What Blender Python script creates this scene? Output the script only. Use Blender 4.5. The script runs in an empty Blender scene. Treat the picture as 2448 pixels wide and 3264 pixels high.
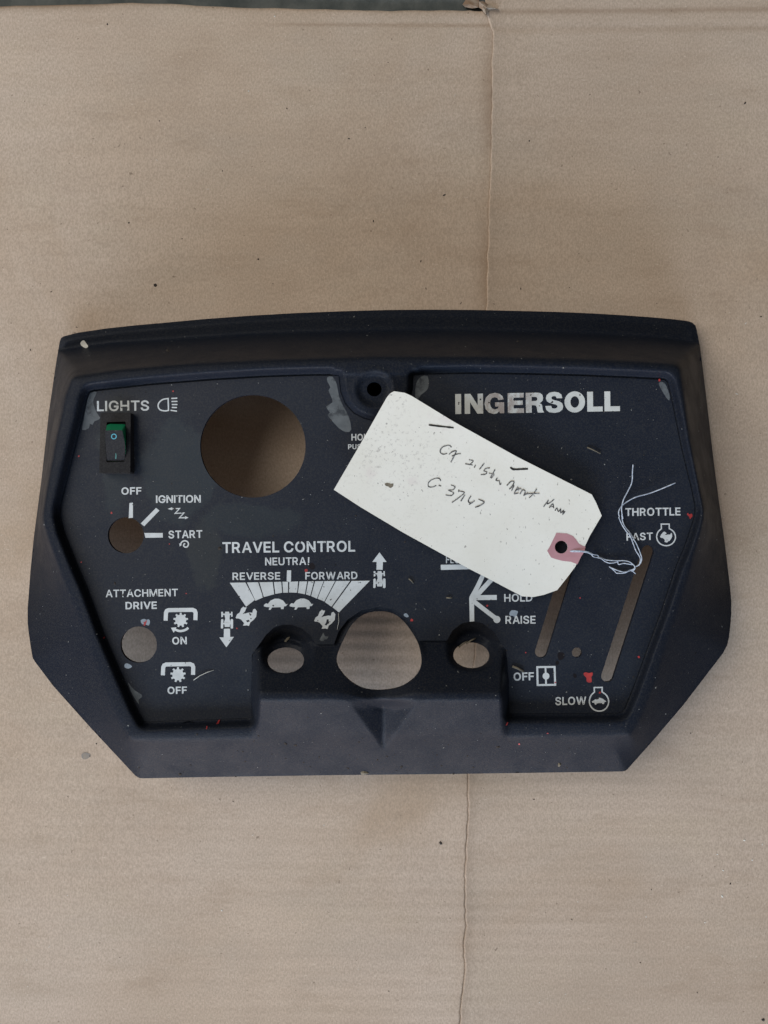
import bpy, math, random
import numpy as np
from mathutils import Vector, geometry as G

# ------------------------------------------------------------------ camera, light, exposure
SC = bpy.context.scene
COL = SC.collection
FPX, CX, CY, CAMZ = 2456.0, 1224.0, 1632.0, 451.0      # focal length in photo pixels, photo centre, camera height in mm

cam = bpy.data.cameras.new('camera')
cam.sensor_fit = 'VERTICAL'
cam.sensor_height = 24.0
cam.lens = 24.0 * FPX / 3264.0
cam.clip_start = 0.01
cam.clip_end = 50.0
cam_ob = bpy.data.objects.new('camera', cam)
COL.objects.link(cam_ob)
cam_ob.location = (0, 0, CAMZ / 1000)
SC.camera = cam_ob

world = bpy.data.worlds.new('World')
SC.world = world
world.use_nodes = True
bg = world.node_tree.nodes['Background']
bg.inputs['Color'].default_value = (0.95, 0.93, 0.90, 1)
bg.inputs['Strength'].default_value = 0.10


def area(name, loc, aim, sx, sy, watts, color):
    L = bpy.data.lights.new(name, 'AREA')
    L.shape = 'RECTANGLE'
    L.size, L.size_y = sx, sy
    L.energy = watts
    L.color = color
    o = bpy.data.objects.new(name, L)
    COL.objects.link(o)
    o.location = loc
    o.rotation_euler = (Vector(aim) - Vector(loc)).to_track_quat('-Z', 'Y').to_euler()
    return o


area('open_doorway_sky_light', (-0.9, -4.2, 1.65), (0, 0, 0.05), 5.0, 1.6, 245, (0.62, 0.785, 1.0))
area('low_warm_fill_light', (-0.9, -4.2, 0.45), (0, 0, 0.05), 5.0, 0.75, 105, (1.0, 0.74, 0.58))  # added warm fill lamp, set low to redden the cardboard under the panel
area('ceiling_light', (-2.05, 0.75, 2.3), (0, 0, 0), 2.6, 2.6, 72, (1.0, 0.955, 0.885))

SC.view_settings.view_transform = 'Standard'
SC.view_settings.look = 'None'
SC.view_settings.exposure = 0.0
SC.view_settings.gamma = 1.0
SC.view_settings.use_curve_mapping = False
SC.cycles.max_bounces = 8

rng = random.Random(7)


# ------------------------------------------------------------------ helpers
def P(u, v, z):
    """a point seen at photo pixel (u, v) that stands z millimetres above the cardboard -> metres"""
    k = (CAMZ - z) / FPX
    return ((u - CX) * k / 1000, (CY - v) * k / 1000, z / 1000)


def crop(ox, oy, s, text):
    """pixel list read off an enlarged piece of the photo"""
    return [(ox + float(a.split(',')[0]) / s, oy + float(a.split(',')[1]) / s) for a in text.split()]


def spline(pts, n=4, closed=False):
    out = []
    m = len(pts)
    rngi = range(m if closed else m - 1)
    for i in rngi:
        if closed:
            p0, p1, p2, p3 = pts[(i - 1) % m], pts[i], pts[(i + 1) % m], pts[(i + 2) % m]
        else:
            p0, p1, p2, p3 = pts[max(i - 1, 0)], pts[i], pts[i + 1], pts[min(i + 2, m - 1)]
        for j in range(n):
            t = j / n
            out.append(tuple(0.5 * (2 * b + (c - a) * t + (2 * a - 5 * b + 4 * c - d) * t * t + (3 * b - a - 3 * c + d) * t ** 3)
                             for a, b, c, d in zip(p0, p1, p2, p3)))
    if not closed:
        out.append(tuple(pts[-1]))
    return out


def resample(pts, step, closed=True):
    out = []
    m = len(pts)
    for i in range(m if closed else m - 1):
        a, b = pts[i], pts[(i + 1) % m]
        k = max(1, int(round(math.dist(a[:2], b[:2]) / step)))
        for j in range(k):
            t = j / k
            out.append(tuple(x + (y - x) * t for x, y in zip(a, b)))
    if not closed:
        out.append(pts[-1])
    return out


def circle(cu, cv, r, n=40, ry=None, rot=0.0):
    ry = ry or r
    c, s = math.cos(rot), math.sin(rot)
    return [(cu + r * math.cos(a) * c - ry * math.sin(a) * s, cv + r * math.cos(a) * s + ry * math.sin(a) * c)
            for a in (2 * math.pi * i / n for i in range(n))]


def link(name, verts, faces, mat, parent=None, smooth=False):
    me = bpy.data.meshes.new(name)
    me.from_pydata([tuple(p) for p in verts], [], faces)
    me.update()
    if smooth:
        me.polygons.foreach_set('use_smooth', [True] * len(me.polygons))
    me.materials.append(mat)
    o = bpy.data.objects.new(name, me)
    COL.objects.link(o)
    if parent is not None:
        o.parent = parent
    return o


def thing(name, label, cat, loc=(0, 0, 0), group=None):
    o = bpy.data.objects.new(name, None)
    o.empty_display_size = 0.02
    COL.objects.link(o)
    o.location = loc
    return tag(o, label, cat, group)


def tag(o, label, cat, group=None):
    o['label'] = label
    o['category'] = cat
    if group:
        o['group'] = group
    return o


class Flat:
    """collects flat printed or painted shapes; every piece lies a hair above the one before"""

    def __init__(self, zf, lift=0.06, step=0.012):
        self.v, self.f, self.zf, self.z, self.step = [], [], zf, lift, step

    def _z(self, u, v):
        return (self.zf(u, v) if callable(self.zf) else self.zf) + self.z

    def poly(self, *loops):
        pts = [p for l in loops for p in l]
        tris = G.tessellate_polygon([[Vector((p[0], -p[1], 0)) for p in l] for l in loops])
        b = len(self.v)
        self.v += [P(u, v, self._z(u, v)) for u, v in pts]
        for t in tris:
            (x0, y0), (x1, y1), (x2, y2) = (pts[i] for i in t)
            ar = (x1 - x0) * (y2 - y0) - (x2 - x0) * (y1 - y0)
            if abs(ar) > 1e-9:
                self.f.append(tuple(b + i for i in (t if ar < 0 else t[::-1])))
        self.z += self.step
        return self

    def line(self, pts, w, closed=False, taper=None):
        m = len(pts)
        L, R = [], []
        for i, p in enumerate(pts):
            a = pts[(i - 1) % m] if closed or i else p
            c = pts[(i + 1) % m] if closed or i < m - 1 else p
            d1 = np.array(p) - np.array(a)
            d2 = np.array(c) - np.array(p)
            n1 = np.linalg.norm(d1)
            n2 = np.linalg.norm(d2)
            if n1 < 1e-9: d1, n1 = d2, n2
            if n2 < 1e-9: d2, n2 = d1, n1
            d1 = d1 / n1
            d2 = d2 / n2
            t = d1 + d2
            nt = np.linalg.norm(t)
            t = t / nt if nt > 1e-6 else d1
            k = 1 / max(0.5, float(np.dot(t, d1)))
            ww = (w if taper is None else w * taper[i]) / 2 * k
            n = np.array((-t[1], t[0]))
            L.append(tuple(np.array(p) + n * ww))
            R.append(tuple(np.array(p) - n * ww))
        b = len(self.v)
        for l, r in zip(L, R):
            self.v += [P(*l, self._z(*l)), P(*r, self._z(*r))]
        for i in range(m if closed else m - 1):
            j = (i + 1) % m
            self.f.append((b + 2 * i, b + 2 * j, b + 2 * j + 1, b + 2 * i + 1))
        self.z += self.step
        return self

    def build(self, name, mat, parent, label=None):
        fs = []
        for f in self.f:                                    # every face looks up
            a, b2, c = (Vector(self.v[i]) for i in f[:3])
            fs.append(f if (b2 - a).cross(c - a).z > 0 else f[::-1])
        o = link(name, self.v, fs, mat, parent)
        if label:
            o['label'] = label
        return o


def tube(paths, r, n=7):
    """round strands through 3D points (metres)"""
    V, F = [], []
    for pts in paths:
        pts = [Vector(p) for p in pts]
        b = len(V)
        for i, p in enumerate(pts):
            t = (pts[min(i + 1, len(pts) - 1)] - pts[max(i - 1, 0)]).normalized()
            s = t.cross(Vector((0, 0, 1)))
            s = s.normalized() if s.length > 1e-6 else Vector((1, 0, 0))
            q = s.cross(t)
            for k in range(n):
                a = 2 * math.pi * k / n
                V.append(p + (s * math.cos(a) + q * math.sin(a)) * r)
        for i in range(len(pts) - 1):
            for k in range(n):
                F.append((b + i * n + k, b + (i + 1) * n + k, b + (i + 1) * n + (k + 1) % n, b + i * n + (k + 1) % n))
        F.append(tuple(b + k for k in range(n)))
        F.append(tuple(b + (len(pts) - 1) * n + k for k in reversed(range(n))))
    return V, F


def inside(u, v, poly):
    """even-odd test for arrays"""
    u = np.asarray(u, float); v = np.asarray(v, float)
    r = np.zeros(u.shape, bool)
    x0, y0 = poly[-1]
    for x1, y1 in poly:
        if y0 != y1:
            c = ((y0 > v) != (y1 > v)) & (u < (x1 - x0) * (v - y0) / (y1 - y0) + x0)
            r ^= c
        x0, y0 = x1, y1
    return r


def dist(u, v, pts, closed=True):
    u = np.asarray(u, float); v = np.asarray(v, float)
    best = np.full(u.shape, 1e18)
    m = len(pts)
    for i in range(m if closed else m - 1):
        (x0, y0), (x1, y1) = pts[i], pts[(i + 1) % m]
        dx, dy = x1 - x0, y1 - y0
        l = dx * dx + dy * dy
        if l < 1e-12:
            continue
        t = np.clip(((u - x0) * dx + (v - y0) * dy) / l, 0, 1)
        np.minimum(best, (u - x0 - t * dx) ** 2 + (v - y0 - t * dy) ** 2, out=best)
    return np.sqrt(best)


def sstep(a, b, x):
    t = np.clip((x - a) / (b - a), 0, 1)
    return t * t * (3 - 2 * t)


# ------------------------------------------------------------------ materials
class NT:
    def __init__(self, name):
        self.m = bpy.data.materials.new(name)
        self.m.use_nodes = True
        self.t = self.m.node_tree
        self.b = self.t.nodes['Principled BSDF']
        self.co = self.t.nodes.new('ShaderNodeTexCoord').outputs['Object']

    def set(self, **k):
        for n, x in k.items():
            self.b.inputs[n.replace('_', ' ')].default_value = x
        return self

    def L(self, a, b):
        self.t.links.new(a, b)

    def noise(self, scale, detail=3, rough=0.55, co=None, dist=0.0):
        n = self.t.nodes.new('ShaderNodeTexNoise')
        n.inputs['Scale'].default_value = scale
        n.inputs['Detail'].default_value = detail
        n.inputs['Roughness'].default_value = rough
        n.inputs['Distortion'].default_value = dist
        self.L(co or self.co, n.inputs['Vector'])
        return n.outputs['Fac']

    def stretch(self, sx, sy, sz=1.0):
        n = self.t.nodes.new('ShaderNodeMapping')
        n.inputs['Scale'].default_value = (sx, sy, sz)
        self.L(self.co, n.inputs['Vector'])
        return n.outputs['Vector']

    def ramp(self, x, lo, hi, a=0.0, b=1.0):
        n = self.t.nodes.new('ShaderNodeMapRange')
        n.interpolation_type = 'SMOOTHSTEP'
        for k, val in zip(('From Min', 'From Max', 'To Min', 'To Max'), (lo, hi, a, b)):
            n.inputs[k].default_value = val
        self.L(x, n.inputs['Value'])
        return n.outputs['Result']

    def math(self, op, a, b):
        n = self.t.nodes.new('ShaderNodeMath')
        n.operation = op
        for i, x in enumerate((a, b)):
            if isinstance(x, (int, float)):
                n.inputs[i].default_value = x
            else:
                self.L(x, n.inputs[i])
        return n.outputs[0]

    def mix(self, fac, a, b):
        n = self.t.nodes.new('ShaderNodeMix')
        n.data_type = 'RGBA'
        n.clamp_factor = True
        if isinstance(fac, (int, float)):
            n.inputs[0].default_value = fac
        else:
            self.L(fac, n.inputs[0])
        for i, x in ((6, a), (7, b)):
            if isinstance(x, tuple):
                n.inputs[i].default_value = x if len(x) == 4 else x + (1,)
            else:
                self.L(x, n.inputs[i])
        return n.outputs[2]

    def attr(self, name):
        n = self.t.nodes.new('ShaderNodeAttribute')
        n.attribute_name = name
        return n.outputs['Fac']

    def bump(self, h, strength, distance):
        n = self.t.nodes.new('ShaderNodeBump')
        n.inputs['Strength'].default_value = strength
        n.inputs['Distance'].default_value = distance
        self.L(h, n.inputs['Height'])
        self.L(n.outputs['Normal'], self.b.inputs['Normal'])
        return self

    def color(self, c):
        if isinstance(c, tuple):
            self.b.inputs['Base Color'].default_value = c + (1,)
        else:
            self.L(c, self.b.inputs['Base Color'])
        return self

    def rough(self, r):
        if isinstance(r, (int, float)):
            self.b.inputs['Roughness'].default_value = r
        else:
            self.L(r, self.b.inputs['Roughness'])
        return self


def plastic(name, base, dusty, r0, r1, grain, spec=0.4, wipes=()):
    n = NT(name)
    n.b.inputs['Specular IOR Level'].default_value = spec
    film = n.ramp(n.noise(22, 5, 0.6), 0.35, 0.75)                 # a thin uneven film of dust
    c = n.mix(n.math('MULTIPLY', film, 0.16), base, dusty)
    speck = n.ramp(n.noise(620, 2, 0.5), 0.735, 0.78)              # fine pale dust grains
    for x, y, rx, ry, tint in wipes:                               # places rubbed clean or chalky, with soft edges of their own
        mp = n.t.nodes.new('ShaderNodeMapping')
        mp.inputs['Location'].default_value = (-x / rx, -y / ry, 0)
        mp.inputs['Scale'].default_value = (1 / rx, 1 / ry, 0)
        n.L(n.co, mp.inputs['Vector'])
        ln = n.t.nodes.new('ShaderNodeVectorMath')
        ln.operation = 'LENGTH'
        n.L(mp.outputs['Vector'], ln.inputs[0])
        d = n.math('ADD', ln.outputs['Value'], n.math('MULTIPLY', n.math('SUBTRACT', n.noise(55, 5, 0.65), 0.5), 1.6))
        c = n.mix(n.ramp(d, 0.75, 1.05, 0.85, 0.0), c, tint)
    c = n.mix(n.math('MULTIPLY', speck, 0.55), c, (0.16, 0.16, 0.15))
    c = n.mix(n.ramp(n.noise(1250, 2, 0.6), 0.42, 0.66, 0, 0.28), c, (0.050, 0.050, 0.048))
    pit = n.ramp(n.noise(410, 2, 0.5, n.stretch(1, 1, 1.3)), 0.74, 0.77)
    c = n.mix(n.math('MULTIPLY', pit, 0.8), c, (0.004, 0.004, 0.005))
    n.color(c)
    n.rough(n.ramp(n.noise(60, 4, 0.6), 0.3, 0.75, r0, r1))
    n.bump(n.noise(1500, 2, 0.6), grain, 0.0002)
    return n.m


M = {}
M['housing'] = plastic('black_moulded_plastic', (0.0088, 0.0120, 0.0208), (0.017, 0.020, 0.026), 0.40, 0.54, 0.6, 0.09)
M['plate'] = plastic('navy_black_decal', (0.0085, 0.0122, 0.0225), (0.020, 0.028, 0.040), 0.45, 0.6, 0.25, 0.28,
                     ((-0.107, 0.021, 0.022, 0.030, (0.020, 0.028, 0.037)), (-0.093, -0.020, 0.010, 0.022, (0.022, 0.027, 0.032)), (-0.140, 0.030, 0.010, 0.030, (0.018, 0.025, 0.033)),
                      (-0.072, -0.004, 0.030, 0.010, (0.017, 0.024, 0.032))))
M['switch'] = plastic('black_switch_plastic', (0.013, 0.0125, 0.015), (0.02, 0.02, 0.02), 0.5, 0.65, 0.15, 0.16)


def ink(name, base, worn, smear=None):
    n = NT(name)
    c = n.mix(n.ramp(n.noise(160, 4, 0.6), 0.3, 0.7), base, tuple(x * 0.86 for x in base))
    c = n.mix(n.ramp(n.noise(95, 5, 0.65), 0.60, 0.72, 0, worn), c, (0.33, 0.27, 0.24))
    if smear:                                            # greasy smear across part of the word
        sx = n.t.nodes.new('ShaderNodeSeparateXYZ')
        n.L(n.co, sx.inputs[0])
        near = n.ramp(n.math('ABSOLUTE', n.math('SUBTRACT', sx.outputs[0], smear), 0.0), 0.006, 0.020, 1.0, 0.0)
        c = n.mix(n.math('MULTIPLY', near, n.ramp(n.noise(240, 5, 0.7, n.stretch(1.0, 0.6)), 0.36, 0.60, 0, 0.85)), c, (0.29, 0.235, 0.21))
    c = n.mix(n.ramp(n.noise(420, 2, 0.5), 0.68, 0.72), c, (0.03, 0.025, 0.025))
    n.color(c).rough(0.6)
    return n.m


M['ink'] = ink('white_print', (0.60, 0.63, 0.64), 0.0)
M['ink_dirty'] = ink('dirty_white_print', (0.62, 0.64, 0.62), 0.75, 0.064)
n = NT('scuffed_decal')
sc = n.mix(n.ramp(n.noise(130, 4), 0.3, 0.7), (0.120, 0.134, 0.144), (0.070, 0.081, 0.090))
n.color(n.mix(n.ramp(n.noise(150, 6, 0.7), 0.50, 0.66), sc, (0.026, 0.032, 0.040))).rough(0.6)
M['scuff'] = n.m
n = NT('pale_scuff')
n.color(n.mix(n.ramp(n.noise(200, 4), 0.3, 0.7), (0.32, 0.38, 0.45), (0.2, 0.24, 0.28))).rough(0.6)
M['pale'] = n.m
n = NT('red_paint')
n.color(n.mix(n.ramp(n.noise(300, 3), 0.3, 0.7), (0.47, 0.045, 0.04), (0.30, 0.028, 0.03))).rough(0.5)
M['red'] = n.m
n = NT('green_lens_plastic')
n.color((0.010, 0.19, 0.085)).set(Roughness=0.35, Transmission_Weight=0.0)
M['green'] = n.m
n = NT('teal_mark')
n.color((0.06, 0.30, 0.38)).rough(0.5)
M['teal'] = n.m
n = NT('green_mark')
n.color((0.05, 0.19, 0.17)).rough(0.5)
M['teal_dark'] = n.m

n = NT('tag_card')
c = n.mix(n.ramp(n.noise(35, 4, 0.6), 0.3, 0.75), (0.80, 0.795, 0.735), (0.76, 0.75, 0.68))
c = n.mix(n.ramp(n.noise(55, 4, 0.6), 0.6, 0.75, 0, 0.25), c, (0.62, 0.50, 0.52))
c = n.mix(n.math('MULTIPLY', n.attr('dirt'), n.ramp(n.noise(560, 4, 0.75), 0.54, 0.66, 0, 0.8)), c, (0.36, 0.34, 0.32))
c = n.mix(n.ramp(n.noise(520, 2, 0.5, n.stretch(1.5, 0.8)), 0.70, 0.74, 0, 0.75), c, (0.25, 0.24, 0.22))
n.color(c).rough(0.85).bump(n.noise(900, 3), 0.12, 0.0002)
M['card'] = n.m
n = NT('pink_patch')
n.color(n.mix(n.ramp(n.noise(120, 4), 0.3, 0.7), (0.47, 0.25, 0.275), (0.42, 0.215, 0.24))).rough(0.8)
M['pink'] = n.m
n = NT('pencil')
n.color(n.mix(n.ramp(n.noise(900, 2), 0.45, 0.62), (0.05, 0.05, 0.052), (0.22, 0.22, 0.22))).rough(0.6)
M['pencil'] = n.m
n = NT('black_pen')
n.color((0.018, 0.018, 0.018)).rough(0.5)
M['pen'] = n.m
n = NT('cotton_string')
n.color(n.mix(n.ramp(n.noise(700, 2), 0.35, 0.65), (0.52, 0.58, 0.66), (0.30, 0.35, 0.43))).rough(0.9)
M['string'] = n.m

n = NT('brown_cardboard')
c = n.mix(n.ramp(n.noise(9, 5, 0.6), 0.3, 0.7), (0.610, 0.482, 0.372), (0.500, 0.384, 0.288))
c = n.mix(n.ramp(n.noise(3.2, 3, 0.5), 0.42, 0.60, 0, 0.55), c, (0.620, 0.512, 0.425))
c = n.mix(n.ramp(n.noise(95, 4, 0.6, n.stretch(0.07, 1.0)), 0.40, 0.68, 0, 0.18), c, (0.42, 0.315, 0.228))
c = n.mix(n.ramp(n.noise(26, 5, 0.65, n.stretch(0.5, 1.0)), 0.42, 0.72, 0, 0.55), c, (0.510, 0.420, 0.335))
c = n.mix(n.ramp(n.noise(5, 4, 0.6, None, 0.6), 0.48, 0.72, 0, 0.75), c, (0.455, 0.325, 0.215))
c = n.mix(n.ramp(n.noise(14, 5, 0.7, n.stretch(0.45, 1.0)), 0.50, 0.70, 0, 0.55), c, (0.560, 0.455, 0.345))
c = n.mix(n.ramp(n.noise(38, 6, 0.7, n.stretch(0.35, 1.0)), 0.52, 0.72, 0, 0.38), c, (0.385, 0.280, 0.195))
fib = n.noise(1100, 3, 0.7, n.stretch(1.0, 0.55))
c = n.mix(n.ramp(fib, 0.30, 0.70, 0.0, 0.50), c, (0.27, 0.205, 0.15))
c = n.mix(n.ramp(n.noise(760, 2, 0.6, n.stretch(0.6, 1.4)), 0.66, 0.74, 0, 0.55), c, (0.70, 0.60, 0.49))
c = n.mix(n.ramp(n.noise(330, 2, 0.5), 0.735, 0.765, 0, 0.6), c, (0.16, 0.115, 0.08))
c = n.mix(n.attr('stain'), c, (0.23, 0.145, 0.085))
c = n.mix(n.attr('crack'), c, (0.035, 0.024, 0.015))
n.color(c).rough(0.82).bump(n.noise(800, 3, 0.65), 0.20, 0.0003)
M['cardboard'] = n.m
n = NT('torn_cardboard')
n.color(n.mix(n.ramp(n.noise(90, 4), 0.35, 0.65), (0.44, 0.37, 0.30), (0.26, 0.17, 0.11))).rough(0.9)
M['torn'] = n.m
n = NT('concrete')
n.color(n.mix(n.ramp(n.noise(60, 5, 0.65), 0.3, 0.7), (0.055, 0.066, 0.066), (0.115, 0.125, 0.12))).rough(0.85)
n.bump(n.noise(300, 4), 0.4, 0.001)
M['concrete'] = n.m
n = NT('dry_straw')
n.color(n.mix(n.ramp(n.noise(200, 3), 0.3, 0.7), (0.22, 0.19, 0.14), (0.11, 0.095, 0.07))).rough(0.8)
M['straw'] = n.m
n = NT('pale_dust')
n.color((0.22, 0.225, 0.22)).rough(0.9)
M['dust'] = n.m
n = NT('dark_grit')
n.color((0.03, 0.024, 0.02)).rough(0.9)
M['grit'] = n.m
n = NT('white_fleck')
n.color((0.62, 0.61, 0.56)).rough(0.9)
M['fleck'] = n.m
n = NT('oily_smudge')
n.color((0.010, 0.008, 0.010)).rough(0.5).set(Specular_IOR_Level=0.2)
M['smudge'] = n.m
n = NT('grey_stain')
n.color(n.mix(n.ramp(n.noise(150, 3), 0.35, 0.65), (0.24, 0.225, 0.215), (0.31, 0.265, 0.22))).rough(0.85)
M['greystain'] = n.m

# ------------------------------------------------------------------ floor and cardboard
link('floor', [(-3, -3, -0.0055), (3, -3, -0.0055), (3, 3, -0.0055), (-3, 3, -0.0055)], [(0, 1, 2, 3)], M['concrete'])['kind'] = 'structure'

FOLD = [(1545, -220), (1547, 30), (1562, 70), (1572, 110), (1567, 250), (1569, 330), (1566, 480), (1561, 600), (1557, 740), (1553, 860),
        (1551, 985), (1513, 2090), (1490, 2465), (1493, 2560), (1488, 2680), (1483, 2760), (1482, 2860), (1485, 2950), (1478, 3020),
        (1482, 3100), (1472, 3180), (1466, 3264), (1450, 4400)]
K0 = CAMZ / FPX
fold_y = np.array([(CY - v) * K0 for u, v in FOLD])[::-1]
fold_x = np.array([(u - CX) * K0 for u, v in FOLD])[::-1]
EDGE = [(-1400, 22), (0, 15), (150, 10), (300, 7), (440, 3), (560, 8), (664, 16), (900, 21), (1224, 28), (1500, 27), (1560, 32)]
edge_x = np.array([(u - CX) * K0 for u, v in EDGE])
edge_y = np.array([(CY - v) * K0 for u, v in EDGE])


def smooth_noise(n, seed, step):
    r = np.random.RandomState(seed)
    k = int(n / step) + 4
    return np.interp(np.arange(n) / step, np.arange(k), r.uniform(-1, 1, k))


def fold_at(y):
    j = np.interp(y, np.linspace(-500, 400, 700), smooth_noise(700, 5, 2.3)) * 0.4
    return np.interp(y, fold_y, fold_x) + j


def card_z(s, x, y):
    flute = np.sin(2 * np.pi * (y + 0.01 * x) / 7.6 + 0.7 * np.sin(y / 31.0)) * (0.6 + 0.4 * np.sin(y / 19.0 + 1.3) * np.sin(x / 57.0 + y / 40.0))
    w = 0.12 + 0.36 * sstep(-60, -190, y) * (0.45 + 0.55 * np.exp(-((x - 60) / 110.0) ** 2)) + 0.75 * np.exp(-(x / 120.0) ** 2) * np.exp(-((y + 80) / 70.0) ** 2)                       # the liner shows the flutes mostly near the bottom
    z = 0.085 * w * flute + 0.35 * np.sin(x / 71.0 + 1) * np.sin(y / 93.0)
    z = z + np.where(s > 0, 1.3 * np.exp(-s / 8.0), 0.30 * np.exp(s / 6.0))
    z = z - 0.8 * np.exp(-(s / 0.42) ** 2) * np.where(y > -100, 0.22, 0.6)
    z = z - 0.35 * np.exp(-((y - 282.5 - 0.012 * x) / 2.2) ** 2) * (s > 0) - 0.25 * np.exp(-((y - 287.0) / 2.0) ** 2) * (s < 0) * sstep(-60, 60, x)
    return z - 0.9


V, F, stain, crack = [], [], [], []
rs = np.random.RandomState(3)
for side in (-1, 1):
    mag = np.concatenate([[0, 0.22, 0.45, 0.8, 1.3, 2, 3, 4.5, 6.5, 9, 13], np.linspace(18, 480, 62)])
    ss = mag * side
    rows = 760
    t = np.linspace(0, 1, rows)
    S, T = np.meshgrid(ss, t)
    ybot = -520.0
    if side < 0:
        ytop = np.interp(ss + 60, edge_x, edge_y) + np.interp(np.arange(len(ss)), np.arange(len(ss)), rs.uniform(-0.35, 0.35, len(ss)))
    else:
        ytop = np.full(len(ss), 372.0)
    Y = ybot + T * (ytop[None, :] - ybot)
    X = fold_at(Y) + S
    Z = card_z(S, X, Y)
    if side < 0:
        Z -= 0.8 * np.exp(-(ytop[None, :] - Y) / 1.5)
    b = len(V)
    V += list(zip((X / 1000).ravel(), (Y / 1000).ravel(), (Z / 1000).ravel()))
    n = len(ss)
    for r in range(rows - 1):
        for c in range(n - 1):
            q = (b + r * n + c, b + r * n + c + 1, b + (r + 1) * n + c + 1, b + (r + 1) * n + c)
            F.append(q if side > 0 else q[::-1])
    if side < 0:
        st = 0.45 * np.exp(-(S / 6.0) ** 2) * (0.6 + 0.4 * np.sin(Y / 17.0)) * sstep(60, 160, Y)
        st += 0.10 * np.exp(-(S / 5.0) ** 2)
        st += 0.75 * np.exp(-(ytop[None, :] - Y) / 1.6) * sstep(-140, -190, X)
        st += 0.40 * np.exp(-((Y - 285.6 + 0.006 * X) / 0.9) ** 2) * sstep(-90, -40, X)
        pk = np.clip(np.interp(Y, np.linspace(-520, 400, 500), smooth_noise(500, 9, 5)) + 0.15, 0, 1)
        cr = 0.75 * np.exp(-(S / 0.28) ** 2) * np.where(Y > -100, 0.6 * pk, 0.35 + 0.4 * pk)
    else:
        st = 0.45 * np.exp(-((Y - 292.6 - 0.010 * X) / 1.6) ** 2) + 0.18 * np.exp(-((Y - 284.5) / 2.0) ** 2)
        st += 0.18 * np.exp(-(S / 4.0) ** 2) * sstep(-120, -160, Y)
        pk = np.clip(np.interp(Y, np.linspace(-520, 400, 500), smooth_noise(500, 9, 5)) + 0.15, 0, 1)
        cr = 0.75 * np.exp(-(S / 0.28) ** 2) * np.where(Y > -100, 0.6 * pk, 0.35 + 0.4 * pk)
    stain += list(np.clip(st, 0, 1).ravel())
    crack += list(np.clip(cr, 0, 1).ravel())
    # the cut edge of the board, 4 mm thick
    top = [b + (rows - 1) * n + c for c in range(n)]
    low = len(V)
    for i in top:
        x, y, z = V[i]
        V.append((x, y + 0.0002, -0.0045))
        stain.append(0.3); crack.append(0.15)
    for c in range(n - 1):
        q = (top[c], top[c + 1], low + c + 1, low + c)
        F.append(q if side > 0 else q[::-1])
sheet = link('cardboard_sheet', V, F, M['cardboard'], None, True)
for nm, vals in (('stain', stain), ('crack', crack)):
    a = sheet.data.attributes.new(nm, 'FLOAT', 'POINT')
    a.data.foreach_set('value', np.array(vals, np.float32))
tag(sheet, 'flattened brown corrugated cardboard sheet with a cracked fold, under the dash panel', 'cardboard')

# crumpled torn bit where the fold meets the cut edge
V, F = [], []
for text, h0, h1 in (('735,20 790,14 860,60 985,118 900,118 850,135 832,185 780,130 735,100', 2.2, 0.6),
                     ('515,60 560,-10 735,-10 728,98 640,112 545,92', -0.6, -2.2),
                     ('780,100 835,90 860,140 825,190 785,150', 3.0, 1.2)):
    pts = crop(1350, 0, 4.1475, text)
    cu = sum(p[0] for p in pts) / len(pts); cv = sum(p[1] for p in pts) / len(pts)
    b = len(V)
    V.append(P(cu, cv, h0 + 0.5))
    for i, (u, v) in enumerate(pts):
        V.append(P(u, v, h0 + (h1 - h0) * (i % 3) / 2))
    m = len(pts)
    for (u, v) in pts:
        V.append(P(u, v, min(h0, h1) - 2.5))
    for i in range(m):
        j = (i + 1) % m
        F.append((b, b + 1 + j, b + 1 + i))
        F.append((b + 1 + i, b + 1 + j, b + 1 + m + j, b + 1 + m + i))
flap = link('torn_flap', V, F, M['torn'], sheet)

# ------------------------------------------------------------------ instrument panel: the moulded housing
UL, UR = lambda s: crop(50, 950, 2.074, s), lambda s: crop(1650, 950, 2.079, s)
UM, UN = lambda s: crop(650, 950, 2.074, s), lambda s: crop(1250, 950, 2.074, s)
LL, LR = lambda s: crop(50, 1700, 2.074, s), lambda s: crop(1650, 1700, 2.079, s)
LM, LN = lambda s: crop(650, 1700, 2.074, s), lambda s: crop(1250, 1700, 2.074, s)

OUT_TOP = [(195, 1077), (203, 1072), (250, 1060), (339, 1047), (430, 1037), (532, 1028), (650, 1017), (800, 1006), (939, 998), (1090, 992), (1232, 988), (1380, 987),
           (1520, 988), (1650, 991), (1771, 994), (1890, 999), (1990, 1005), (2085, 1012), (2150, 1018), (2190, 1023), (2206, 1028), (2217, 1038)]
OUT_R = [(2221, 1052), (2232, 1110), (2242, 1190), (2251, 1265), (2263, 1370), (2276, 1480), (2292, 1600), (2309, 1722), (2321, 1820), (2328, 1880), (2331, 1915),
         (2331, 1955), (2328, 1995), (2324, 2030), (2318, 2056), (2305, 2082), (2251, 2152), (2179, 2246), (2083, 2359), (2000, 2452), (1993, 2457), (1983, 2459)]
OUT_L = [(1450, 2467), (1050, 2471), (650, 2477), (458, 2481), (444, 2480), (431, 2472), (291, 2322), (170, 2187), (112, 2110), (104, 2097), (98, 2062), (92, 2020),
         (88, 1985), (88, 1940), (91, 1902), (97, 1820), (108, 1710), (132, 1529), (156, 1312), (178, 1162), (190, 1090)]
OUT = resample(OUT_TOP + OUT_R + OUT_L, 9)
FL = spline([(188, 1120), (339, 1099), (532, 1086), (850, 1066), (1036, 1060), (1250, 1055), (1450, 1054), (1636, 1057), (1850, 1064), (2050, 1074), (2140, 1082), (2230, 1096)], 3)
WF = FL + OUT_R[2:] + OUT_L[:-1]
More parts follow.
